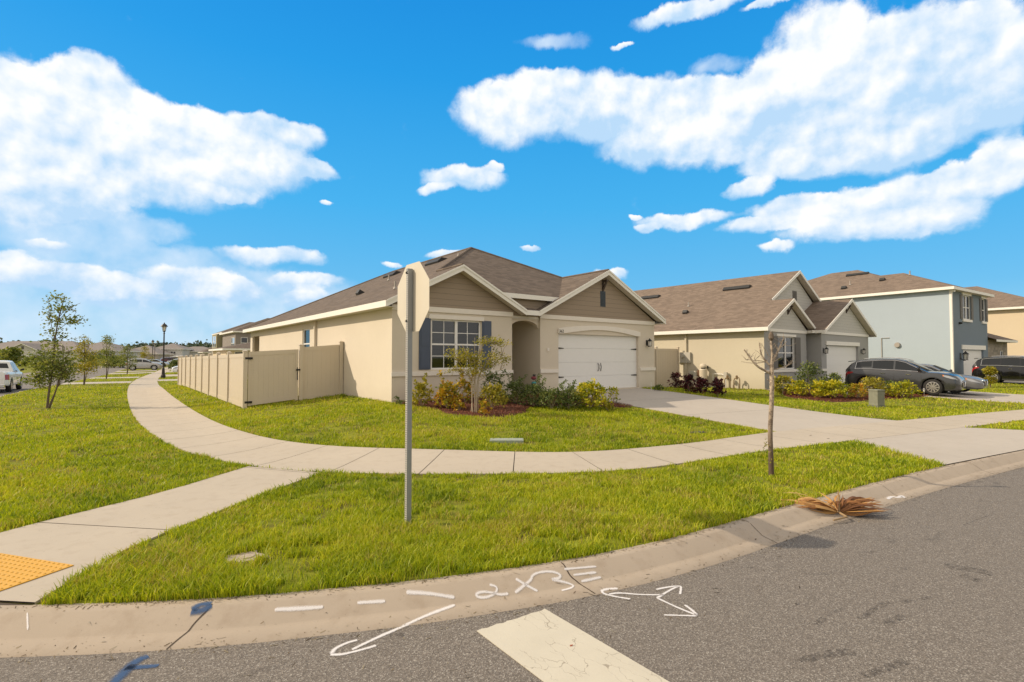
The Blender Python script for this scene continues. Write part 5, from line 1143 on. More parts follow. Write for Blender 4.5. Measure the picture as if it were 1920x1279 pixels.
# nearest multi-stemmed tree in the left lawn
b = hit(88, 766)
S = 1/50.
tree('lawn_tree', b, 'tall sparse multi-stemmed tree in the left lawn, the nearest of the row', [
    ([(0, 0, -.05), (.06, 0, .7), (.14, .05, 1.5), (.22, 0, 2.6), (.35, 0, 3.4), (.55, 0, 4.2)], .045, .010), ([(.05, .05, 0), (.25, .1, .7), (.42, .1, 1.4), (.5, .1, 2.3)], .032, .01), ([(.08, -.05, 0), (.42, -.05, .8), (.62, -.1, 1.4), (.8, -.05, 2.1)], .030, .008),
    ([(.22, 0, 2.6), (.0, 0, 3.4), (-.05, 0, 4.1)], .015, .004), ([(.35, 0, 3.3), (.8, 0, 3.8), (1.15, 0, 3.95)], .012, .004), ([(.1, 0, 1.0), (-.3, .1, 1.5), (-.6, .1, 1.9)], .015, .004), ([(.3, 0, 2.9), (.8, 0, 3.3), (1.0, 0, 3.6)], .010, .004), ([(.05, 0, .8), (-.3, -.1, 1.0), (-.65, -.1, 1.15)], .012, .004)],
    [(.15, 0, 1.72, .72, .6, .72, 80), (-.12, 0, 1.25, .6, .45, .42, 30), (.6, 0, 1.45, .35, .4, .5, 28), (.25, 0, 2.7, .34, .3, .55, 12), (.2, 0, 3.2, .34, .25, .4, 9), (.0, 0, 3.75, .2, .2, .4, 8), (.65, 0, 3.75, .35, .12, .12, 8), (.9, 0, 3.35, .22, .15, .25, 8), (.35, 0, 4.05, .2, .15, .25, 6), (-.55, 0, 1.0, .35, .3, .2, 12)],
    .058, M['leaf_tree'], M['bark'], 3, 'trees planted along the verge', cluster=18, crad=.12)
for i, (px, py, h, w, lab, lm) in enumerate(((157, 722, 3.35, .95, 'short bushy sapling second from the left in the verge row', 'leaf_yg'), (199, 711, 3.9, .9, 'slender sapling with a pointed crown, third in the verge row', 'leaf_tree'), (238, 702, 3.4, 1.15, 'rounded sapling just left of the silver SUV, fourth in the verge row', 'leaf_tree'), (270, 693, 3.9, 1.3, 'pale sapling with a bare forked top behind the silver SUV', 'leaf_yg'))):
    b = hit(px, py); w *= 1.0
    tree('lawn_tree', b, lab, [([(0, 0, -.05), (.05, 0, h*.3), (0, 0, h*.6), (-.05, 0, h)], .05, .01), ([(.04, 0, 0), (.2, 0, h*.3), (.35, 0, h*.55)], .03, .01), ([(0, 0, h*.5), (-.3, 0, h*.7), (-.45, 0, h*.85)], .02, .006), ([(0, 0, h*.6), (.3, 0, h*.8), (.42, 0, h*.97)], .02, .006)],
         [(0, 0, h*.45, w, w*.8, h*.22, 48), (.05, 0, h*.7, w*.55, w*.5, h*.2, 22), (-.05, 0, h*.88, w*.28, w*.3, h*.1, 8)], .07, M[lm], M['bark'], 20+i, 'trees planted along the verge', cluster=24, crad=.17)
# flowering tree in front of the window
b = hit(890, 776); 
tree('crape_myrtle', b, 'small multi-stemmed tree with flat yellow-green crown in the mulch before the window', [
    ([(-.05, 0, 0), (-.08, 0, .5), (-.05, .0, .95), (-.15, 0, 1.5), (-.35, 0, 1.9)], .02, .007), ([(-.1, .03, 0), (-.06, .03, .5), (-.12, 0, 1.0), (-.45, 0, 1.45)], .017, .006), ([(0, 0, 0), (0, 0, .6), (.02, 0, 1.1), (.12, 0, 1.6), (.3, 0, 2.15)], .022, .007),
    ([(.05, -.03, 0), (.04, 0, .6), (.1, 0, 1.1), (.4, 0, 1.5), (.6, 0, 1.95)], .018, .006), ([(.09, .02, 0), (.08, 0, .7), (.15, 0, 1.2), (.5, 0, 1.3), (.75, .0, 1.6)], .015, .005), ([(0, .04, 0), (-.02, 0, .8), (0, 0, 1.4), (.0, 0, 2.1)], .016, .004), ([(-.02, 0, .9), (-.3, 0, 1.15), (-.6, 0, 1.25)], .010, .004), ([(.1, 0, .9), (.45, 0, 1.1), (.7, 0, 1.2)], .010, .004)],
    [(-.35, 0, 1.62, .42, .4, .2, 34), (-.15, 0, 1.35, .4, .35, .28, 34), (.3, 0, 1.5, .35, .35, .3, 26), (.45, 0, 1.98, .38, .3, .15, 26), (.75, 0, 1.95, .2, .2, .06, 6), (.65, 0, 1.5, .28, .25, .2, 16), (.15, 0, 1.2, .25, .25, .2, 10), (-.6, 0, 1.2, .15, .15, .08, 4)], .031, M['leaf_yg'], M['bark_pale'], 41, cluster=19, crad=.08)
# bare tree by the kerb
def bare_tree():
    b = hit(1447, 893); r = empty('bare_tree', tuple(b), -YAW, 'leafless young tree with a pale trunk on the verge right of centre', 'tree'); m = MB()
    d = np.dot(b-CAM, F_); s = d/FPX       # metres per photo px at the tree
    P = lambda x, y, dy=0: ((x-1447)*s, dy, (893-y)*s)
    def br(pts, r0, r1): q = chaikin(np.array([P(*p) for p in pts], float), 2); m.tube(q, list(np.linspace(r0, r1, len(q))), 8)
    q = np.array([P(1447, 897), P(1446, 880), P(1446, 850), P(1445, 810), P(1448, 770), P(1450, 730), P(1450, 700), P(1450, 682)], float); m.tube(chaikin(q, 2), list(np.interp(np.linspace(0, 1, len(chaikin(q, 2))), [0, .12, .4, .8, 1], [.058, .042, .036, .034, .03])), 10)
    br([(1449, 686), (1451, 665), (1450, 645), (1449, 632)], .026, .008); br([(1450, 684), (1457, 668), (1466, 652), (1472, 636)], .026, .009); br([(1466, 652), (1475, 646), (1479, 640)], .01, .004); br([(1463, 657), (1458, 648), (1455, 643)], .008, .003)
    br([(1448, 700), (1436, 695), (1421, 686), (1410, 672), (1398, 655)], .024, .009); br([(1449, 688), (1440, 678), (1430, 664), (1428, 650)], .018, .007); br([(1428, 650), (1429, 647), (1428, 643)], .009, .006)
    br([(1448, 688), (1440, 678), (1418, 676), (1400, 674)], .010, .003); br([(1440, 679), (1415, 682), (1392, 678)], .007, .002); br([(1450, 694), (1470, 690), (1485, 683), (1495, 679)], .010, .003); br([(1470, 690), (1480, 691)], .005, .002)
    br([(1445, 668), (1438, 655), (1430, 643)], .007, .003); br([(1452, 680), (1462, 674), (1470, 668)], .006, .002); br([(1474, 645), (1484, 650), (1497, 643)], .005, .002); br([(1410, 672), (1408, 664), (1402, 660)], .005, .002)
    br([(1447, 715), (1441, 712)], .01, .004); br([(1448, 733), (1440, 731), (1436, 728)], .012, .004)
    for x0, y0 in ((1430, 665), (1428, 655), (1436, 695), (1421, 686), (1410, 672), (1404, 664), (1418, 676), (1404, 676), (1457, 668), (1463, 657), (1470, 645), (1472, 640), (1485, 683), (1478, 688), (1450, 650), (1449, 640), (1440, 680), (1450, 660)):
        for q in range(3):
            a = random.uniform(-.9, .9); L_ = random.uniform(7, 17); br([(x0, y0), (x0+L_*.5*sin(a)+random.uniform(-1, 1), y0-L_*.5*cos(a)), (x0+L_*sin(a*1.2), y0-L_*cos(a))], .0045, .0015)
    m.build('trunk', M['bark_bare'], r, smooth=True, recalc=False)
    k = MB(); k.lathe([(.02, 0), (.045, .04), (.04, .1), (.015, .15)], 8, (P(1450, 633)[0], 0, P(1450, 633)[2]-.05)); k.build('knot', M['bark'], r)
    rr = np.random.default_rng(5); c = np.column_stack([rr.normal(-.05, .06, 60), rr.normal(0, .05, 60), rr.uniform(.05, .62, 60)]); leaves('sucker_leaves', c, .022, M['leaf_yg'], r, seed=9)
def bare_bark():
    m, nt, b = new_mat('bark_bare_tree'); co = objc(nt); z = sep(nt, co)[2]; n = noise(nt, co, 18, 5, .7)
    f = N(nt, 'ShaderNodeMapRange'); LK(nt, z, f.inputs[0]); f.inputs[1].default_value = .2; f.inputs[2].default_value = 1.5
    c = mixc(nt, f.outputs[0], (.10, .065, .045), (.50, .40, .30)); c = mixc(nt, mth(nt, 'MULTIPLY', mth(nt, 'GREATER_THAN', n, .52), .6), c, (.09, .06, .045))  # paler with height: sunlight on the branches put into the bark colour
    LK(nt, c, b.inputs['Base Color']); b.inputs['Roughness'].default_value = .9; bump(nt, b, n, .8, .01); return m
M['bark_bare'] = bare_bark(); bare_tree()
def shrub(base, w, h, lm, label, seed, group, leaf=.05, n=40, stems=7, shoots=0, elong=1.8, name='shrub', flat=False, low=.15):
    r = np.random.default_rng(seed); root = empty(name, tuple(base), 0, label, 'shrub', group); T = MB(); C = []; tone = []
    for k in range(stems):
        a = r.uniform(0, 2*pi); q = r.uniform(.2, .95)*w/2; e = np.array([q*cos(a), q*sin(a), h*r.uniform(.55, .95)]); T.tube([(0, 0, 0), e*.5+[0, 0, h*.1], e], [.010, .007, .003], 4, caps=False)
    n = int(n*1.9)
    for k in range(n):
        a = r.uniform(0, 2*pi); q = sqrt(r.random())*w/2; zz = h*(low+(1-low)*r.random()**.8); lim = 1-.55*max(0, (zz/h-.45)/.55)**1.6 if not flat else 1
        c = np.array([q*cos(a)*lim, q*sin(a)*lim, zz]); m = r.integers(6, 13); C.append(c+r.normal(size=(m, 3))*min(w, h)*.06); tone += [r.uniform(.1, .9)]*m
    for k in range(shoots):
        a = r.uniform(0, 2*pi); e = np.array([cos(a)*w*r.uniform(.35, .7), sin(a)*w*.5, h*r.uniform(1.1, 1.55)]); p0 = e*[.3, .3, .5]; T.tube([p0, (p0+e)/2+[0, 0, .05], e], [.006, .004, .002], 4, caps=False)
        for t in np.linspace(.15, 1, 9): c = p0*(1-t)+e*t+[0, 0, .05*sin(pi*t)]; C.append(c+r.normal(size=(5, 3))*.018); tone += [r.uniform(.3, .6)]*5
    T.build('stem', M['bark_pale'], root, smooth=True, recalc=False); leaves('foliage', np.concatenate(C), leaf, lm, root, elong=elong, up=.5, seed=seed, tone=np.array(tone)); return root
g1 = 'shrubs in the mulch bed before the beige house'
def on_px(px, py, wpx, hpx):
    b = hit(px, py); d = np.dot(b-CAM, F_); return b, wpx*d/FPX, hpx*d/FPX
for i, (px, py, w, h, lm, leaf, n, sh, lab) in enumerate((
    (791, 764, 38, 42, 'leaf_yg', .05, 34, 2, 'yellow-green leafy shrub right of the sign post, leftmost in the bed'), (838, 768, 42, 46, 'leaf_croton', .055, 52, 1, 'orange and yellow croton left of the small window tree'), (872, 758, 34, 44, 'leaf_croton', .05, 26, 3, 'croton with dark shoots directly behind the thin stems of the window tree'),
    (924, 769, 54, 44, 'leaf_yg', .045, 56, 0, 'yellow-flecked croton bush right of the small window tree'), (925, 752, 46, 50, 'leaf_dk', .04, 34, 5, 'dark green shrub with long shoots under the right shutter'), (965, 760, 46, 42, 'leaf_dk', .034, 80, 5, 'feathery dark green shrub at the left edge of the entry'),
    (1000, 764, 52, 40, 'leaf_dk', .034, 84, 4, 'feathery green shrub in front of the entry recess'), (1034, 768, 54, 38, 'leaf_dk', .034, 80, 4, 'low feathery green shrub under the chair rail left of the garage door'), (1066, 768, 50, 38, 'leaf_dk', .036, 70, 4, 'low green shrub just left of the big variegated bush'),
    (1106, 768, 68, 48, 'leaf_bright', .055, 80, 0, 'large variegated yellow bush in front of the garage door'), (1150, 757, 22, 30, 'leaf_bright', .045, 10, 0, 'single small variegated sprig beside the driveway'), (1140, 772, 26, 14, 'leaf_yg', .04, 10, 0, 'low grassy tuft at the right end of the bed'),
    (860, 772, 20, 18, 'leaf_croton', .045, 10, 0, 'small croton tuft at the lower left of the window tree'), (908, 780, 20, 26, 'leaf_croton', .045, 12, 0, 'thin young croton at the lower right of the window tree'), (752, 760, 22, 10, 'leaf_dk', .03, 8, 1, 'sparse little plant at the house corner'))):
    b, W, Hh = on_px(px, py, w*1.05, h*1.0); shrub(b, W, Hh, M[lm], lab, 60+i, g1, leaf, n, 7, sh)
g2 = 'burgundy plants along the right edge of the driveway'
for i, (px, py, w, h, lab) in enumerate(((1268, 733, 27, 32, 'dark burgundy plant before the far fence panel, first from the garage'), (1293, 736, 26, 32, 'dark burgundy plant second from the garage'), (1316, 739, 26, 28, 'reddish plant before the white tank, third from the garage'), (1346, 744, 24, 32, 'dark leggy plant farthest from the garage, before the pipes'))):
    b, W, Hh = on_px(px, py, w, h); shrub(b, W, Hh, M['leaf_red'], lab, 90+i, g2, .065, 26, 6, 0, 1.9, low=.08)
b, W, Hh = on_px(1237, 733, 20, 10); shrub(b, W, Hh, M['leaf_dk'], 'tiny dark plant at the right corner of the garage wall', 97, g2, .04, 12, 4)
g3 = 'shrubs in the bed before the grey-fronted house'
for i, (px, py, w, h, lm, leaf, n, lab) in enumerate((
    (1467, 735, 34, 30, 'leaf_yg', .07, 36, 'variegated shrub right behind the bare tree trunk'), (1497, 738, 32, 26, 'leaf_bright', .06, 34, 'yellow shrub under the grey house window'), (1519, 733, 44, 48, 'leaf_dk', .06, 66, 'tall rounded green shrub beside the entry of the grey-fronted house'), (1519, 733, 1, 1, None, 0, 0, ''),
    (1538, 741, 30, 27, 'leaf_bright', .06, 40, 'bright yellow shrub in front of the tall green one'), (1566, 742, 42, 28, 'leaf_bright', .06, 54, 'wide yellow and orange shrub in the middle of the bed'), (1563, 733, 40, 32, 'leaf_dk', .05, 34, 'mid green shrub behind the wide yellow one'), (1565, 724, 18, 24, 'leaf_dk', .06, 20, 'very dark plant against the garage door edge'),
    (1607, 742, 34, 24, 'leaf_croton', .05, 36, 'low orange-green shrub left of the utility box'), (1637, 738, 42, 30, 'leaf_yg', .05, 52, 'rounded yellow-green shrub behind the utility box'), (1692, 741, 48, 27, 'leaf_bright', .055, 60, 'bright yellow shrub in front of the grey car'), (1668, 737, 26, 24, 'leaf_dk', .05, 22, 'dark green shrub between the rounded bush and the bright yellow one'))):
    if lm is None: continue
    b, W, Hh = on_px(px, py+6, w*1.14, h*1.12); shrub(b, W, Hh, M[lm], lab, 110+i, g3, leaf, n, 6)
b, W, Hh = on_px(327, 694, 18, 17); shrub(b, W, Hh, M['leaf_dk'], 'dark round bush at the far end of the fence', 140, None, .12, 60, 6, name='shrub')
# topiary
def topiary():
    b = hit(1857, 727); r = empty('topiary', tuple(b), 0, 'two-tiered clipped ball plant beside the black SUV', 'topiary'); s = np.dot(b-CAM, F_)/FPX
    m = MB(); m.tube([(0, 0, 0), (0, 0, 34*s)], .03, 6); m.build('stem', M['bark'], r); rr = np.random.default_rng(2)
    for zc, rad in ((31*s, 10*s), (14*s, 8.5*s)):
        v = rr.normal(size=(700, 3)); v /= np.linalg.norm(v, axis=1)[:, None]; leaves('leaf_ball', v*rad*(.75+.25*rr.random((700, 1)))*[1, 1, .75]+[0, 0, zc], .07, M['leaf_yg'], r, seed=4)
topiary()
# mulch beds -------------------------------------------------------------------
def mulch(name, poly, seed):
    r = np.random.default_rng(seed); P = chaikin(np.vstack([poly, poly[:1]]), 2)[:-1]; c = P.mean(0); mb = MB(); n = len(P); V = []
    for k, (f, dz) in enumerate(((1.0, -.01), (.93, .03), (.7, .045), (.35, .05), (0, .05))):
        for p in P: q = c+(p-c)*f; V.append((q[0], q[1], lz(q)+dz))
    mb.add(V, [(k*n+i, k*n+(i+1) % n, (k+1)*n+(i+1) % n, (k+1)*n+i) for k in range(4) for i in range(n)]); base = mb.build(name, M['mulch'], recalc=False, smooth=True); tag(base, kind='stuff')
    lo, hi = P.min(0), P.max(0); Q = r.uniform(lo, hi, (int(np.prod(hi-lo)*1500), 2)); Q = Q[inside(Q, P)]; k = len(Q); az = r.uniform(0, pi, k); L = r.uniform(.02, .06, k); w = r.uniform(.006, .014, k)
    u = np.stack([np.cos(az)*L, np.sin(az)*L], 1)/2; v = np.stack([-np.sin(az)*w, np.cos(az)*w], 1)/2; z = landz(Q)+.045+r.uniform(0, .02, k); t = r.uniform(-.012, .012, k)
    V = np.stack([np.column_stack([Q-u-v, z-t]), np.column_stack([Q+u-v, z+t]), np.column_stack([Q+u+v, z+t+.002]), np.column_stack([Q-u+v, z-t+.002])], 1).reshape(-1, 3); i = np.arange(k)*4
    o = npmesh('bark_chips', V, np.stack([i, i+1, i+2, i+3], 1), M['chips'], np.repeat(r.random(k), 4), base)
M['chips'] = leafmat('bark_chips_red', [(.07, .02, .012), (.17, .05, .025), (.26, .09, .045), (.34, .17, .09)], .0, .9)
mulch('mulch_bed', BED1, 1); mulch('mulch_bed', BED2, 2)
BED3 = np.array([(20.1, 14.9), (20.1, 13.6), (20.3, 12.6), (20.9, 11.2), (21.2, 10.3), (21.6, 10.2), (21.7, 12), (21, 14.2)], float)
make_grass()
# ------------------------------------------------------------------ dead palm frond
def frond():
    b = hit(1570, 955); c = onz(1572, 951, .12); root = empty('palm_frond', (c[0], c[1], gz(c[0], c[1])), -YAW, 'dead brown fan palm leaf lying across the kerb and gutter', 'palm leaf')
    s = np.dot(c-CAM, F_)/FPX; r = np.random.default_rng(4); z0 = root.location[2]; V = []; Fq = []; rn = []; o = 0
    # leaflets spread from the hub: (end dx px, dz px up, dy depth m)
    ends = [(x, y, r.uniform(-.12, .25)) for x, y in ((-92, 36), (-88, 30), (-84, 38), (-90, 25), (-80, 20), (-70, 14), (-64, 34), (-55, 8), (-40, 6), (-30, 30), (-14, 26), (4, 34), (10, 38), (18, 32), (28, 22))]
    for k in range(95): 
        if k < 42: a = r.uniform(-.02, .62); L = r.uniform(55, 96); ends.append((-L*cos(a*.75), L*sin(a*.68)*.6+2, r.uniform(-.15, .3)))
        else: a = r.uniform(-.03, .5); L = r.uniform(45, 88); ends.append((L*cos(a), L*sin(a)*.55+3, r.uniform(-.1, .35)))
    for k in range(16): a = r.uniform(.7, 2.2); L = r.uniform(18, 36); ends.append((L*cos(a), L*sin(a)*.8, r.uniform(0, .2)))
    for ex, ez, ey in ends:
        e = np.array([ex*s*1.12, ey, max(.012, ez*s*(1.25 if ex < 0 else 1.0))]); w = r.uniform(.010, .027); n = 7; side = np.array([0, .6, .8]) if r.random() < .5 else np.array([0, 1, .1]); sag = r.uniform(.0, .07); tw = r.normal(size=3)*.03
        c0 = .25+.5*r.random() if ex < 0 else r.random()*.55
        for i in range(n):
            t = i/(n-1); p = e*t+tw*sin(pi*t)+np.array([0, 0, sag*sin(pi*t)+.03*(1-t)]); ww = w*(.5+1.1*t*(1-t)*2)*(1-t**4*.85); q = side*ww
            for sgn in (-1, 1):
                v = p+q*sgn; wx = root.location[0]+v[0]*cos(YAW)+v[1]*sin(YAW); wy = root.location[1]-v[0]*sin(YAW)+v[1]*cos(YAW); gg = gz(wx, wy)-z0
                V.append((v[0], v[1], max(v[2], gg+.004))); rn.append(c0)
            if i: Fq.append((o+2*i-2, o+2*i-1, o+2*i+1, o+2*i))
        o += 2*n
    npmesh('leaflets', np.array(V), np.array(Fq), M['frond'], np.array(rn), root)
    m = MB(); m.tube([(-.02, -.02, .04), (-.02, -.2, .03), (-.25, -.3, .02)], [.016, .012, .01], 6); m.tube([(0, 0, .05), (.02, .02, .2), (.02, .03, .3)], [.02, .012, .006], 6); m.build('leaf_stalk', M['frondst'], root)
M['frond'] = leafmat('dead_palm', [(.12, .05, .022), (.32, .14, .05), (.55, .30, .10), (.70, .46, .19), (.74, .54, .27)], .2, .7); M['frondst'] = plain('dead_stalk', (.3, .2, .1), .8)
frond()
# ------------------------------------------------------------------ small things in the ground
def lid(px, py, lx, ly, col, label, name, shape='box', rz=0, cat='cover', lift=.02):
    b = hit(px, py); z = max(b[2], lz(b)); mb = MB()
    if shape == 'box': mb.box(-lx/2, lx/2, -ly/2, ly/2, -.05, lift); mb.box(-lx/2+.03, lx/2-.03, -ly/2+.03, ly/2-.03, lift, lift+.006)
    else: mb.lathe([(lx/2, -.05), (lx/2, lift), (lx/2-.02, lift+.004)], 20)
    o = mb.build(name, plain(name+'_paint', col, .7, var=.2, vs=14)); o.location = (b[0], b[1], z); o.rotation_euler = (0, 0, rz); return tag(o, label, cat)
lid(950, 828, .70, .34, (.30, .33, .27), 'greenish rectangular meter box lid set in the front lawn', 'meter_box_lid', rz=-.66, lift=.045)
lid(1308, 812, .42, .2, (.035, .03, .025), 'small dark valve cover in the lawn left of the driveway', 'valve_cover', rz=-.5, lift=.02)
lid(1520, 818, .13, .09, (.09, .07, .05), 'small dark cover set in the walk, left one of two', 'walk_cover', rz=-.2, lift=.018)
lid(1553, 824, .13, .09, (.09, .07, .05), 'small dark cover set in the walk, right one of two', 'walk_cover', rz=-.2, lift=.018)
def survey_patch():
    b = hit(460, 1048); mb = MB(); r = np.random.default_rng(3); n = 18; c = [((.15+.025*r.normal())*cos(2*pi*k/n)*1.2, (.15+.02*r.normal())*sin(2*pi*k/n)*.8) for k in range(n)]
    mb.prism([(x, y, 0) for x, y in c], (0, 0, -.04), (0, 0, .022)); mb.lathe([(.06, .022), (.058, .03)], 16, (.02, 0, 0)); o = mb.build('concrete_marker', M['kerbc']); o.location = tuple(b); o.rotation_euler = (0, 0, -YAW); tag(o, 'rough patch of pale concrete sunk in the near corner lawn', 'marker')
survey_patch()
def pedestal():
    b = hit(1644, 764); s = np.dot(b-CAM, F_)/FPX; r = empty('utility_box', tuple(b), radians(-20), 'green utility pedestal box on the lawn in front of the shrub bed', 'utility box'); w, h = 18*s, 33*s
    m = MB(); m.box(-w/2-.03, w/2+.03, -w/2-.03, w/2+.03, -.05, .07); m.build('base', plain('box_base', (.16, .17, .12), .8), r)
    m = MB(); m.box(-w/2, w/2, -w/2, w/2, .07, h-.05); mt = plain('box_green', (.20, .20, .15), .75, var=.3, vs=9); m.build('cabinet', mt, r, bevel=.015)
    m = MB(); m.prism([(-w/2-.015, -w/2-.015, h-.05), (w/2+.015, -w/2-.015, h-.05), (w/2+.015, w/2+.015, h-.05), (-w/2-.015, w/2+.015, h-.05)], (0, 0, 0), (0, 0, .06)); m.build('lid', mt, r, bevel=.02)
    m = MB(); m.box(w/2, w/2+.01, -w*.3, w*.3, .18, h-.2); m.build('warning_label', plain('sticker', (.5, .48, .4), .5), r)
pedestal()
M['silver'] = plain('silver_paint', (.28, .27, .26), .35, metal=.5)
def stake(px, py, hpx, label, cat='path light', mat='silver', solar=True, group='solar path lights round the shrub bed', name='path_light'):
    b = hit(px, py); s = np.dot(b-CAM, F_)/FPX; h = hpx*s; r = empty(name, tuple(b), 0, label, cat, group); m = MB(); m.tube([(0, 0, -.03), (0, 0, h*.65 if solar else h)], .009, 6); m.build('stake', M[mat], r)
    if solar: m = MB(); m.lathe([(.018, h*.6), (.03, h*.72), (.03, h*.84)], 10); m.build('lens', M['frost'], r); m = MB(); m.lathe([(.05, h*.84), (.045, h*.9), (.02, h)], 10); m.build('cap', M['silver'], r)
for px, py, h, lab in ((1484, 741, 14, 'path light right of the bare tree, first on the left'), (1549, 746, 13, 'path light before the two yellow shrubs'), (1588, 749, 14, 'path light left of the utility box'), (1611, 748, 18, 'path light close beside the left edge of the utility box'), (1635, 742, 16, 'path light poking up just behind the utility box, left one'), (1659, 742, 18, 'path light behind the right edge of the utility box'), (1709, 747, 16, 'path light right of the bright yellow shrub'), (1733, 746, 18, 'path light in front of the grey car wheel, last on the right')): stake(px, py, h, lab)
stake(812, 757, 17, 'white stake against the wall left of the orange croton', 'stake', 'white', False, None, 'garden_stake'); stake(1221, 733, 16, 'white stake at the right corner of the garage', 'stake', 'white', False, None, 'garden_stake')
def figurine():
    b = np.array([12.55, 15.4, 0]); b[2] = gz(b[0], b[1]); p = at(1000, 715, 19.6); r = empty('garden_figure', (p[0], p[1], .7), 0, 'small dark garden ornament with red and teal parts at the entry recess', 'ornament')
    m = MB(); m.lathe([(.08, 0), (.06, .25), (.09, .3), (.05, .45)], 8); m.build('body', M['black'], r); m = MB(); m.lathe([(.05, .45), (.11, .5), (.08, .56), (.02, .58)], 8, (.02, 0, .07)); m.build('hat', plain('orn_red', (.2, .03, .04), .6), r)
    m = MB(); m.lathe([(.03, 0), (.1, .04), (.06, .1)], 8, (.0, -.04, .35)); m.build('scarf', plain('orn_teal', (.04, .25, .27), .6), r); m = MB(); m.box(-.02, .1, -.01, .01, .64, .72); m.build('flag', M['black'], r)
figurine()
# utility fittings beside the grey-fronted house
def tank():
    y = H2.on(1318, 700, x=-.45)[1]; c, s_ = cos(H2.rz), sin(H2.rz); W = lambda x, y: (H2.P0[0]+x*c-y*s_, H2.P0[1]+x*s_+y*c)
    x0, y0 = W(-.42, y); z = gz(x0, y0); r = empty('water_softener', (x0, y0, z), 0, 'cream cylindrical water softener tank against the khaki side wall', 'tank')
    m = MB(); m.lathe([(.2, 0), (.21, .05), (.21, .98), (.19, 1.03)], 20); m.build('tank', M['cream'], r, smooth=False); m = MB(); m.lathe([(.12, 1.03), (.12, 1.1)], 16); m.build('neck', M['black'], r); m = MB(); m.lathe([(.2, 1.1), (.2, 1.2), (.12, 1.3), (.02, 1.32)], 16); m.build('cap', M['cream'], r); m = MB(); m.box(.15, .36, -.1, .1, 1.05, 1.2); m.build('valve', M['black'], r)
    y = H2.on(1301, 700, x=-.4)[1]; x0, y0 = W(-.4, y); z = gz(x0, y0); r = empty('pump_box', (x0, y0, z), 0, 'low cream equipment box between the tank and the fence', 'equipment box'); m = MB(); m.box(-.22, .22, -.3, .3, 0, .6); m.build('cabinet', M['cream'], r, bevel=.03); m = MB(); m.box(-.16, .16, -.2, .25, .6, .9); m.build('control_unit', M['meter'], r, bevel=.02); m = MB(); m.tube([(.0, -.28, .6), (0, -.28, .95), (.15, -.28, .95)], .05, 8); m.build('pipe', M['rust'], r)
    y = H2.on(1348, 705, x=-.12)[1]; x0, y0 = W(-.12, y); z = gz(x0, y0); r = empty('irrigation_timer', (x0, y0, z), 0, 'thin white standpipe with small box on the khaki wall right of the tank', 'pipe'); m = MB(); m.tube([(0, .35, 0), (0, .35, .75), (0, -.15, .75), (0, -.35, .65)], .02, 6); m.tube([(0, -.4, 0), (0, -.4, .7)], .025, 6); m.build('standpipe', M['white'], r); m = MB(); m.box(-.06, .06, -.48, -.3, .55, .85); m.build('valve_body', M['meter'], r)
    for px0, px1, lab in ((1359, 1369, 'brass pipe loop rising from the grass, left of the pair'), (1376, 1387, 'curved brass pipe loop, right of the pair')):
        ya = H2.on(px0, 715, x=-.35)[1]; yb = H2.on(px1, 715, x=-.35)[1]; x0, y0 = W(-.35, (ya+yb)/2); z = gz(x0, y0); r = empty('backflow_pipe', (x0, y0, z), H2.rz, lab, 'pipe', 'backflow pipes by the khaki wall'); L = (ya-yb)/2; m = MB(); m.tube([(0, L, -.05), (0, L, .45), (0, L*.7, .55), (0, -L*.7, .6), (0, -L, .5), (0, -L, -.05)], .028, 7); m.build('pipe', M['brass'], r); m = MB(); m.lathe([(.06, .5), (.06, .68), (.02, .72)], 8, (0, 0, 0)); m.build('valve', M['brass'], r)
M['cream'] = plain('cream_plastic', (.58, .5, .38), .5); M['rust'] = plain('rusty_pipe', (.2, .1, .05), .8); M['brass'] = plain('weathered_brass', (.22, .15, .08), .55, metal=.4)
tank()
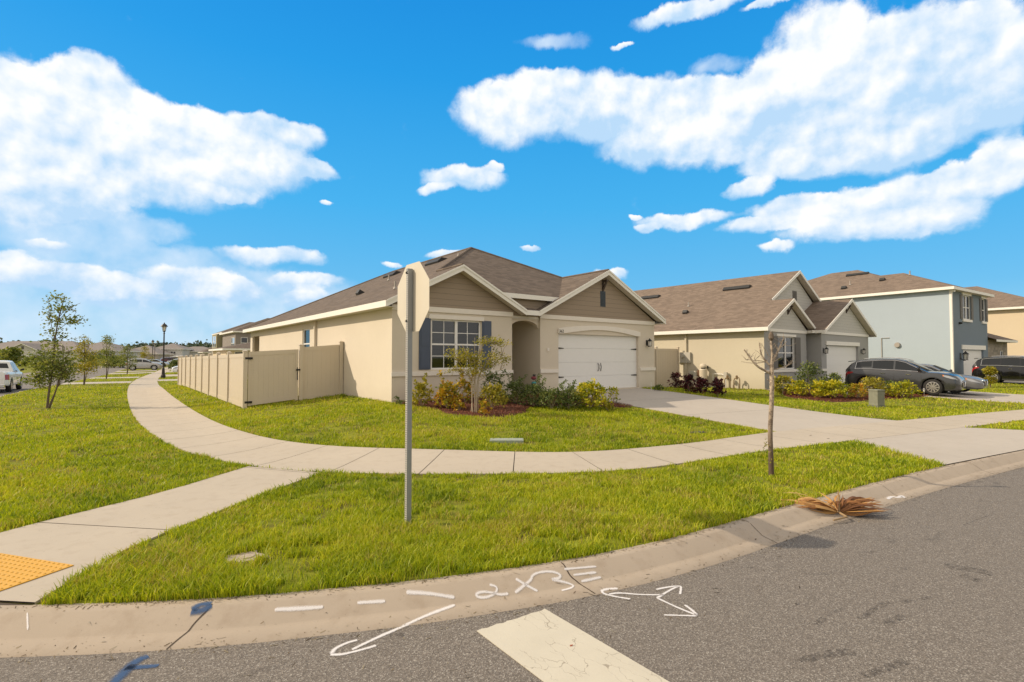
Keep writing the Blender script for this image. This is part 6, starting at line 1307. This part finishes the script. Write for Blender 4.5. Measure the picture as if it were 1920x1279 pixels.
# ------------------------------------------------------------------ vehicles (local x forward, y left, z up)
def paint(name, col, metal=.6, rough=.28): 
    m = plain(name, col, rough, metal, var=.02, coat=.8); return m
M['carglass'] = plain('car_glass', (.012, .014, .016), .05, var=.02); M['tyre'] = plain('tyre_rubber', (.02, .019, .018), .85); M['alloy'] = plain('alloy_rim', (.55, .53, .5), .3, metal=.8)
M['chrome'] = plain('chrome', (.75, .74, .72), .15, metal=1); M['plastic'] = plain('black_plastic', (.02, .02, .02), .55); M['taill'] = plain('tail_lamp', (.35, .01, .012), .15, coat=.5); M['headl'] = plain('head_lamp', (.30, .31, .33), .12, coat=1); M['amber'] = plain('amber_lamp', (.7, .2, .02), .3)
def wheel(root, x, y, r, w, side, spokes=10, rim=None):
    m = MB(); m.lathe([(r*.66, -w/2+.01), (r*.9, -w/2), (r, -w/2+.03), (r, w/2-.03), (r*.9, w/2), (r*.66, w/2-.01)], 28, (0, 0, 0), 'y'); t = m.build('wheel', M['tyre'], root, smooth=True); t.location = (x, y, r)
    s = side*w/2; m = MB(); m.lathe([(r*.69, s*.98), (r*.62, s*1.0), (r*.6, s*.8), (r*.66, s*.8)], 28, (0, 0, 0), 'y', False); 
    for k in range(spokes):
        a = 2*pi*k/spokes; u = np.array([cos(a), 0, sin(a)]); v = np.array([-sin(a), 0, cos(a)]); h0, h1 = .026*r/.35, .015*r/.35
        P = [u*r*.1+v*h0, u*r*.64+v*h1*1.6, u*r*.64-v*h1*1.6, u*r*.1-v*h0]; m.prism([tuple(p+[0, s*.72, 0]) for p in P], (0, 0, 0), (0, s*.2, 0)) if side > 0 else m.prism([tuple(p+[0, s*.92, 0]) for p in P], (0, 0, 0), (0, -s*.2, 0))
    m.lathe([(r*.16, s*.7), (r*.14, s*1.0), (.01, s*1.02)], 14, (0, 0, 0), 'y'); m.build('rim', rim or M['alloy'], t)
    m = MB(); m.lathe([(r*.67, s*.5), (r*.66, s*.4), (.01, s*.38)], 20, (0, 0, 0), 'y'); m.build('brake_disc', M['plastic'], t)
def car(name, loc, rz, label, mat, cat, K='suv', L=4.65, W=1.84, H=1.7, group=None, detail=True, wr=.368, colz=None, rimcol=None):
    z = gz(*loc); root = empty(name, (loc[0], loc[1], z+.012), rz, label, cat, group)
    a = L/2; wb = L*.29
    if K == 'suv': top = [(-a, .66), (-a+.05, .98), (-a+.2, 1.17), (-1.2, 1.18), (-.6, 1.15), (.75, 1.10), (1.0, 1.07), (a-.8, 1.05), (a-.4, .99), (a-.16, .90), (a-.04, .76), (a, .62)]; roof = [(-a+.06, 1.17), (-a+.3, H-.24), (-a+.62, H-.07), (-.6, H), (-.1, H-.015), (.26, H-.10), (1.16, 1.075)]
    elif K == 'sedan': top = [(-a, .6), (-a+.06, .9), (-a+.2, .98), (-1.2, 1.0), (.7, .95), (1.0, .93), (a-.7, .85), (a-.3, .76), (a-.1, .66), (a, .5)]; roof = [(-a+.55, 1.0), (-.95, H-.1), (-.4, H), (.15, H-.02), (.4, H-.08), (1.2, .93)]
    elif K == 'pickup': top = [(-a, .9), (-a+.04, 1.2), (-.75, 1.2), (-.7, 1.2), (.9, 1.15), (1.3, 1.15), (a-.5, 1.1), (a-.15, 1.02), (a, .7)]; roof = [(-.72, 1.2), (-.62, H-.06), (-.3, H), (.6, H), (.85, H-.06), (1.55, 1.15)]
    s_ = H/1.7 if K == 'suv' else 1
    zt = lambda x: np.interp(x, [p[0] for p in top], [p[1] for p in top]); zr = lambda x: np.interp(x, [p[0] for p in roof], [p[1] for p in roof])
    Wh = W/2
    def w(x):
        e = abs(x)/a; f = 1-.02*e-.30*max(0, (e-.86)/.14)**2.2*(1 if x > 0 else .55); return Wh*f
    zb0 = .24 if K != 'pickup' else .38
    def zb(x):
        v = zb0+.06*max(0, (abs(x)/a-.85)/.15)
        for xw in (wb, -wb):
            R = wr+.065; d = abs(x-xw)
            if d < R: v = max(v, wr+sqrt(R*R-d*d))
        return v
    xs = sorted(set(list(np.linspace(-a, a, 40))+[xw+t for xw in (wb, -wb) for t in np.linspace(-wr-.066, wr+.066, 21)]+[p[0] for p in top]))
    def sect(x):
        W_, b, t = w(x), zb(x), zt(x); b = min(b, t-.12); mid = max(b+.02, .50)
        return [(W_*.95, b), (W_*.995, b+(mid-b)*.5), (W_, mid), (W_*1.0, max(mid+.01, t-.30)), (W_*.975, max(mid+.02, t-.12)), (W_*.93, t-.02), (W_*.82, t+.012), (W_*.45, t+.035), (0, t+.045)]
    m = MB(); S = [sect(x) for x in xs]; k = 9
    for sg in (1, -1):
        m.add([(x, sg*y, zz) for x, s in zip(xs, S) for y, zz in s], [(i*k+j, i*k+j+1, (i+1)*k+j+1, (i+1)*k+j) for i in range(len(xs)-1) for j in range(k-1)])
    for i in (0, -1): s = S[i]; m.add([(xs[i], y, zz) for y, zz in s]+[(xs[i], -y, zz) for y, zz in s[::-1]], [tuple(range(2*k))])
    bm = bmesh.new()
    body = m.build('body', mat, root, smooth=True); 
    me = body.data; bm.from_mesh(me); bmesh.ops.remove_doubles(bm, verts=bm.verts, dist=.0008); bmesh.ops.recalc_face_normals(bm, faces=bm.faces); bm.to_mesh(me); bm.free()
    e = body.modifiers.new('e', 'EDGE_SPLIT'); e.split_angle = radians(38)
    m = MB(); m.box(-a+.15, a-.15, -Wh*.8, Wh*.8, zb0-.02, .62); m.build('underbody', M['plastic'], root)
    # cabin
    gx0, gx1 = roof[0][0], roof[-1][0]; gxs = sorted(set(list(np.linspace(gx0, gx1, 22))+[p[0] for p in roof])); yb = Wh*.93
    def cab(x, t, sg):       # side skin, t from belt 0 to roof edge 1
        b, r = zt(x)-.02, zr(x); f = max(0, (r-b))/(H-1.05); yr = yb-(yb-Wh*.66)*min(1, f); zz = b+(max(r-.06*min(1, f*2), b)-b)*t; return (x, sg*(yb-.0+(yr-yb)*t), zz)
    m = MB(); k = 7
    def gs(x): 
        p0, p1 = cab(x, 0, 1), cab(x, 1, 1); r = max(zr(x), p1[2]); return [(p0[1], p0[2]), ((p0[1]+p1[1])/2, (p0[2]+p1[2])/2), (p1[1], p1[2]), (p1[1]-.05, (p1[2]*.3+r*.7)), (p1[1]-.14, r), (p1[1]*.4, r+.018), (0, r+.022)]
    G = [gs(x) for x in gxs]
    for sg in (1, -1): m.add([(x, sg*y, zz) for x, s in zip(gxs, G) for y, zz in s], [(i*k+j, i*k+j+1, (i+1)*k+j+1, (i+1)*k+j) for i in range(len(gxs)-1) for j in range(k-1)])
    o = m.build('roof', mat, root, smooth=True); e = o.modifiers.new('e', 'EDGE_SPLIT'); e.split_angle = radians(30)
    # glass
    def win(x0, x1, nm, t0=.1, t1=.93):
        for sg in (1, -1):
            m = MB(); X = np.linspace(x0, x1, 9); V = []
            for x in X:
                for t in (t0, (t0+t1)/2, t1): p = cab(x, t, sg); V.append((p[0], p[1]+sg*.006, p[2]+.002))
            m.add(V, [(i*3+j, i*3+j+1, (i+1)*3+j+1, (i+1)*3+j) for i in range(8) for j in range(2)]); m.build(nm, M['carglass'], root, smooth=True)
    if K == 'suv': win(-a+.5, -1.12, 'side_window', .3); win(-1.06, -.2, 'side_window', .14); win(-.12, .84, 'side_window', .14)
    elif K == 'sedan': win(-1.25, -.42, 'side_window'); win(-.34, .85, 'side_window')
    else: win(-.55, -.05, 'side_window'); win(.03, 1.2, 'side_window')
    def topglass(x0, x1, nm):
        m = MB(); X = np.linspace(x0, x1, 8); V = []
        for x in X:
            s = gs(x); e = s[4][0]-.015
            for q in np.linspace(-1, 1, 7): y = q*e; zz = np.interp(abs(y), [0, s[5][0], s[4][0]], [s[6][1], s[5][1], s[4][1]]); V.append((x, y, zz+.007))
        m.add(V, [(i*7+j, i*7+j+1, (i+1)*7+j+1, (i+1)*7+j) for i in range(7) for j in range(6)]); m.build(nm, M['carglass'], root, smooth=True)
    fr = roof[-2][0]; topglass(fr+.03, gx1-.07, 'windshield'); rx = roof[1][0]; topglass(gx0+.03, rx-.02, 'rear_window')
    for x in (wb, -wb):
        for sg in (1, -1): wheel(root, x, sg*(Wh-.12), wr, .24, sg, rim=rimcol)
    # surface patches
    def side_y(x, zz): s = sect(x); return np.interp(zz, [p[1] for p in s], [p[0] for p in s])
    def patch(nm, pts, mt, th=.008, sides=(1, -1)):
        for sg in sides:
            m = MB(); V = [(x, sg*(side_y(x, zz)+th), zz) for x, zz in pts]; m.add(V, [tuple(range(len(V)))]); m.build(nm, mt, root)
    if not detail: return root
    ztf = zt(a-.3)
    def strip(nm, line, h, mt, th=.008):
        for sg in (1, -1):
            m = MB(); V = []
            for x, zz in line: V += [(x, sg*(side_y(x, zz)+th), zz-h/2), (x, sg*(side_y(x, zz+h*.0)+th), zz+h/2)]
            m.add(V, [(2*i, 2*i+1, 2*i+3, 2*i+2) for i in range(len(line)-1)]); m.build(nm, mt, root)
    # headlamps wrap the front corner
    for sg in (1, -1):
        m = MB(); X = np.linspace(a-.62, a-.1, 8); V = []
        for i, x in enumerate(X):
            zz = zt(x)-.07-.02*i/7; h = .02+.085*sin(pi*(.15+.8*i/7)); V += [(x+.012, sg*(side_y(x, zz)+.012), zz), (x+.016, sg*(side_y(x, zz-h)+.014), zz-h)]
        m.add(V, [(2*i, 2*i+1, 2*i+3, 2*i+2) for i in range(7)]); hl = m.build('headlight', M['headl'], root)
        m = MB(); V = V[:4]; V[2] = tuple((np.array(V[0])+V[2])/2); V[3] = tuple((np.array(V[1])+V[3])/2); m.add([tuple(np.add(v, (0.002, sg*.004, 0))) for v in V], [(0, 1, 3, 2)]); m.build('indicator', M['amber'], hl)
        m = MB(); X = np.linspace(-a+.04, -a+.42, 6); V = []
        zl = 1.03 if K != 'pickup' else 1.05
        for i, x in enumerate(X): zz = zl*(H/1.7 if K == 'suv' else 1)-.0; zz = min(zz, zt(x)-.03); h = .2-.15*i/5 if K != 'pickup' else .3; V += [(x-.012, sg*(side_y(x, zz)+.012), zz), (x-.012, sg*(side_y(x, zz-h)+.012), zz-h)]
        m.add(V, [(2*i, 2*i+1, 2*i+3, 2*i+2) for i in range(5)]); m.build('taillight', M['taill'], root)
        m = MB(); x = roof[-1][0]-.38; y = Wh*.97; b = zt(x)+.03; m.prism([(x, sg*y, b), (x+.14, sg*(y+.02), b+.0), (x+.12, sg*(y+.19), b+.05), (x+.02, sg*(y+.2), b+.06)], (0, 0, 0), (0, 0, .12)); m.build('mirror', M['plastic'], root, bevel=.02)
        for x in ((-.62, .42) if K == 'suv' else (-.55, .5)): m = MB(); zz = zt(x)-.17; y = side_y(x, zz); m.box(x-.09, x+.09, min(sg*y, sg*(y+.035)), max(sg*y, sg*(y+.035)), zz-.015, zz+.018); m.build('door_handle', M['chrome'], root)
    dx = [-1.1, -.16, .92] if K == 'suv' else [-.95, .0, 1.05]
    for x in dx: strip('door_seam', [(x+.001*i, zz) for i, zz in enumerate(np.linspace(.42, zt(x)-.05, 2))], .001, M['plastic']) if False else None
    for x in dx:
        for sg in (1, -1):
            m = MB(); V = []
            for zz in np.linspace(.40, zt(x)-.03, 6): V += [(x-.006, sg*(side_y(x, zz)+.0035), zz), (x+.006, sg*(side_y(x, zz)+.0035), zz)]
            m.add(V, [(2*i, 2*i+1, 2*i+3, 2*i+2) for i in range(5)]); m.build('door_seam', M['plastic'], root)
    # sill and wheel arch cladding
    if K == 'suv':
        X = np.linspace(-wb+wr+.07, wb-wr-.07, 8); strip('sill_cladding', [(x, .31) for x in X], .13, M['plastic'])
        for sg in (1, -1):       # chrome line round the windows and roof rails
            m = MB(); P = [np.array(cab(x, .06, sg))+[0, sg*.01, 0] for x in np.linspace(-a+.5, .92, 12)]; m.tube(P, .012, 5); P = [np.array(cab(x, .97, sg))+[0, sg*.01, .0] for x in np.linspace(-a+.55, .9, 14)]; m.tube(P, .011, 5)
            m.tube([np.array(cab(-a+.5, .06, sg))+[0, sg*.01, 0], np.array(cab(-a+.55, .97, sg))+[0, sg*.01, 0]], .012, 5); m.build('window_trim', M['chrome'], root)
            m = MB(); P = [(x, sg*(Wh*.66-.1), zr(x)+.055) for x in np.linspace(-1.5, .3, 8)]; P = [(P[0][0]-.05, P[0][1], P[0][2]-.05)]+P+[(P[-1][0]+.06, P[-1][1], P[-1][2]-.05)]; m.tube(P, .018, 6); m.build('roof_rail', M['chrome'], root)
        m = MB(); m.prism([(-a+.33, -Wh*.6, H-.14), (-a+.1, -Wh*.55, H-.17), (-a+.1, Wh*.55, H-.17), (-a+.33, Wh*.6, H-.14)], (0, 0, 0), (0, 0, .035)); m.build('spoiler', mat, root)
        for sg in (1, -1):
            for xw in (wb, -wb):
                m = MB(); V = []
                for q in np.linspace(.08*pi, .92*pi, 14):
                    for R in (wr+.066, wr+.115):
                        x = xw+R*cos(q); zz = wr+R*sin(q); V.append((x, sg*(side_y(min(max(x, -a), a), min(zz, zt(x)-.05))+.008), zz))
                m.add(V, [(2*i, 2*i+1, 2*i+3, 2*i+2) for i in range(13)]); m.build('arch_cladding', M['plastic'], root)
    # front end
    m = MB(); m.box(a-.03, a+.012, -Wh*.42, Wh*.42, .38, .62); m.build('grille', M['plastic'], root); m = MB(); m.box(a-.02, a+.018, -Wh*.5, Wh*.5, .26, .3); 
    for sg in (1, -1): m.tube([(a+.016, sg*.12, .40), (a+.016, sg*.3, .6), (a-.04, sg*.52, .66)], .018, 6)
    m.build('grille_trim', M['chrome'], root); m = MB(); m.box(a+.008, a+.02, -.26, .26, .32, .44); 
    m = MB(); m.box(-a-.02, -a+.02, -.26, .26, .72, .84); m.build('number_plate', M['white'], root); m = MB(); m.box(-a-.03, -a+.15, -Wh*.85, Wh*.85, .3, .5); m.build('rear_bumper', M['plastic'] if K != 'pickup' else M['chrome'], root, bevel=.03)
    return root
car('parked_suv', (31.45, 8.8), -pi/2+.05, 'dark grey crossover parked on the driveway of the grey-fronted house, nearest car on the right', paint('paint_gunmetal', (.05, .052, .055), .35, .22), 'car', 'suv')
car('parked_sedan', (34.0, 8.55), -pi/2+.03, 'silver-grey sedan mostly hidden behind the dark grey crossover, only hood and grille showing', paint('paint_silver_grey', (.15, .15, .15), .15, .4), 'car', 'sedan', 4.8, 1.84, 1.44)
car('parked_suv', (46.95, 6.5), -pi/2+.02, 'black three-row SUV with chrome trim cut by the right edge of the photo', paint('paint_black', (.006, .006, .007), .2, .15), 'car', 'suv', 5.1, 1.98, 1.78, wr=.39)
car('pickup_truck', (-5.5, 44.5), pi/2-.03, 'white pickup truck parked at the kerb, cut by the left edge', paint('paint_white', (.72, .72, .70), .0, .35), 'pickup', 'pickup', 5.6, 1.95, 1.85, wr=.40)
p = at(270, 690, 75); car('parked_suv', (p[0], p[1]), -.12, 'silver crossover parked across the verge beyond the saplings, seen side on', paint('paint_silver', (.42, .40, .37), .6, .35), 'car', 'suv', 4.3, 1.8, 1.66)
CG = 'small parked cars far down the side street'
def dcar(px, d, rz, label, mt, K): p = at(px, 680, d); car('parked_car', (p[0], p[1]), rz, label, mt, 'car', K, 4.6, 1.8, 1.45 if K == 'sedan' else 1.7, CG, detail=False)
dcar(228, 108, 1.2, 'dark far car between two saplings left of the silver crossover', paint('paint_maroon', (.05, .012, .014)), 'suv')
dcar(291, 98, -.2, 'pale silver far car whose roof shows right behind the silver crossover', paint('paint_pale', (.5, .5, .48)), 'sedan')
dcar(322, 118, .1, 'dark red far car right of the nearest lamp pole', paint('paint_dark_red', (.09, .015, .015)), 'suv'); dcar(338, 106, .0, 'white far car just above the end of the fence', paint('paint_white_far', (.6, .6, .58), 0), 'sedan')
p = at(345, 697, 57); car('parked_car', (p[0]+1.15, p[1]), pi-.1, 'white car with only its nose showing left of the fence end', paint('paint_white_near', (.7, .7, .68), 0), 'car', 'sedan', 4.6, 1.8, 1.45)
# ------------------------------------------------------------------ far woods along the skyline
def woods():
    r = np.random.default_rng(8); C = []; tone = []
    for px in np.arange(-160, 470, 2.2):
        d = 235+25*r.random(); base = at(px, 670, d); h = (6.6+1.0*sin(px*.021)+.7*sin(px*.067+1)+.5*r.random())*(1.0 if px < 330 else .88)
        for _ in range(44): c = np.array([base[0]+r.normal()*4, base[1]+r.normal()*4, h*r.uniform(.1, 1)]); m = 9; C.append(c+r.normal(size=(m, 3))*.8); tone += [r.uniform(.05, .7)]*m
    o = leaves('woods', np.concatenate(C), 1.0, M['leaf_wood'], None, elong=1.3, up=0, seed=3, tone=np.array(tone)); tag(o, kind='stuff')
M['leaf_wood'] = leafmat('leaves_far_wood', [(.06, .08, .055), (.09, .12, .08), (.14, .17, .10)], .2)
woods()
# hedge line and shrubs across the street ------------------------------------------------------------------
for i, (px, d, w, h, lab) in enumerate(((4, 112, 5, 3.0, 'dark shrub mass left of the far garage, at the very edge'), (22, 100, 3.5, 3.2, 'small tree before the far grey garage'), (70, 96, 5, 1.6, 'low shrub right of the far grey garage'), (180, 112, 6, 2.2, 'low hedge before the far hipped house'), (212, 104, 5, 2.0, 'low green shrub between the two middle saplings'))):
    p = at(px, 670, d); shrub((p[0], p[1], gz(p[0], p[1])), w, h, M['leaf_tree'], lab, 200+i, 'shrubs across the side street', .3, 60, 5)
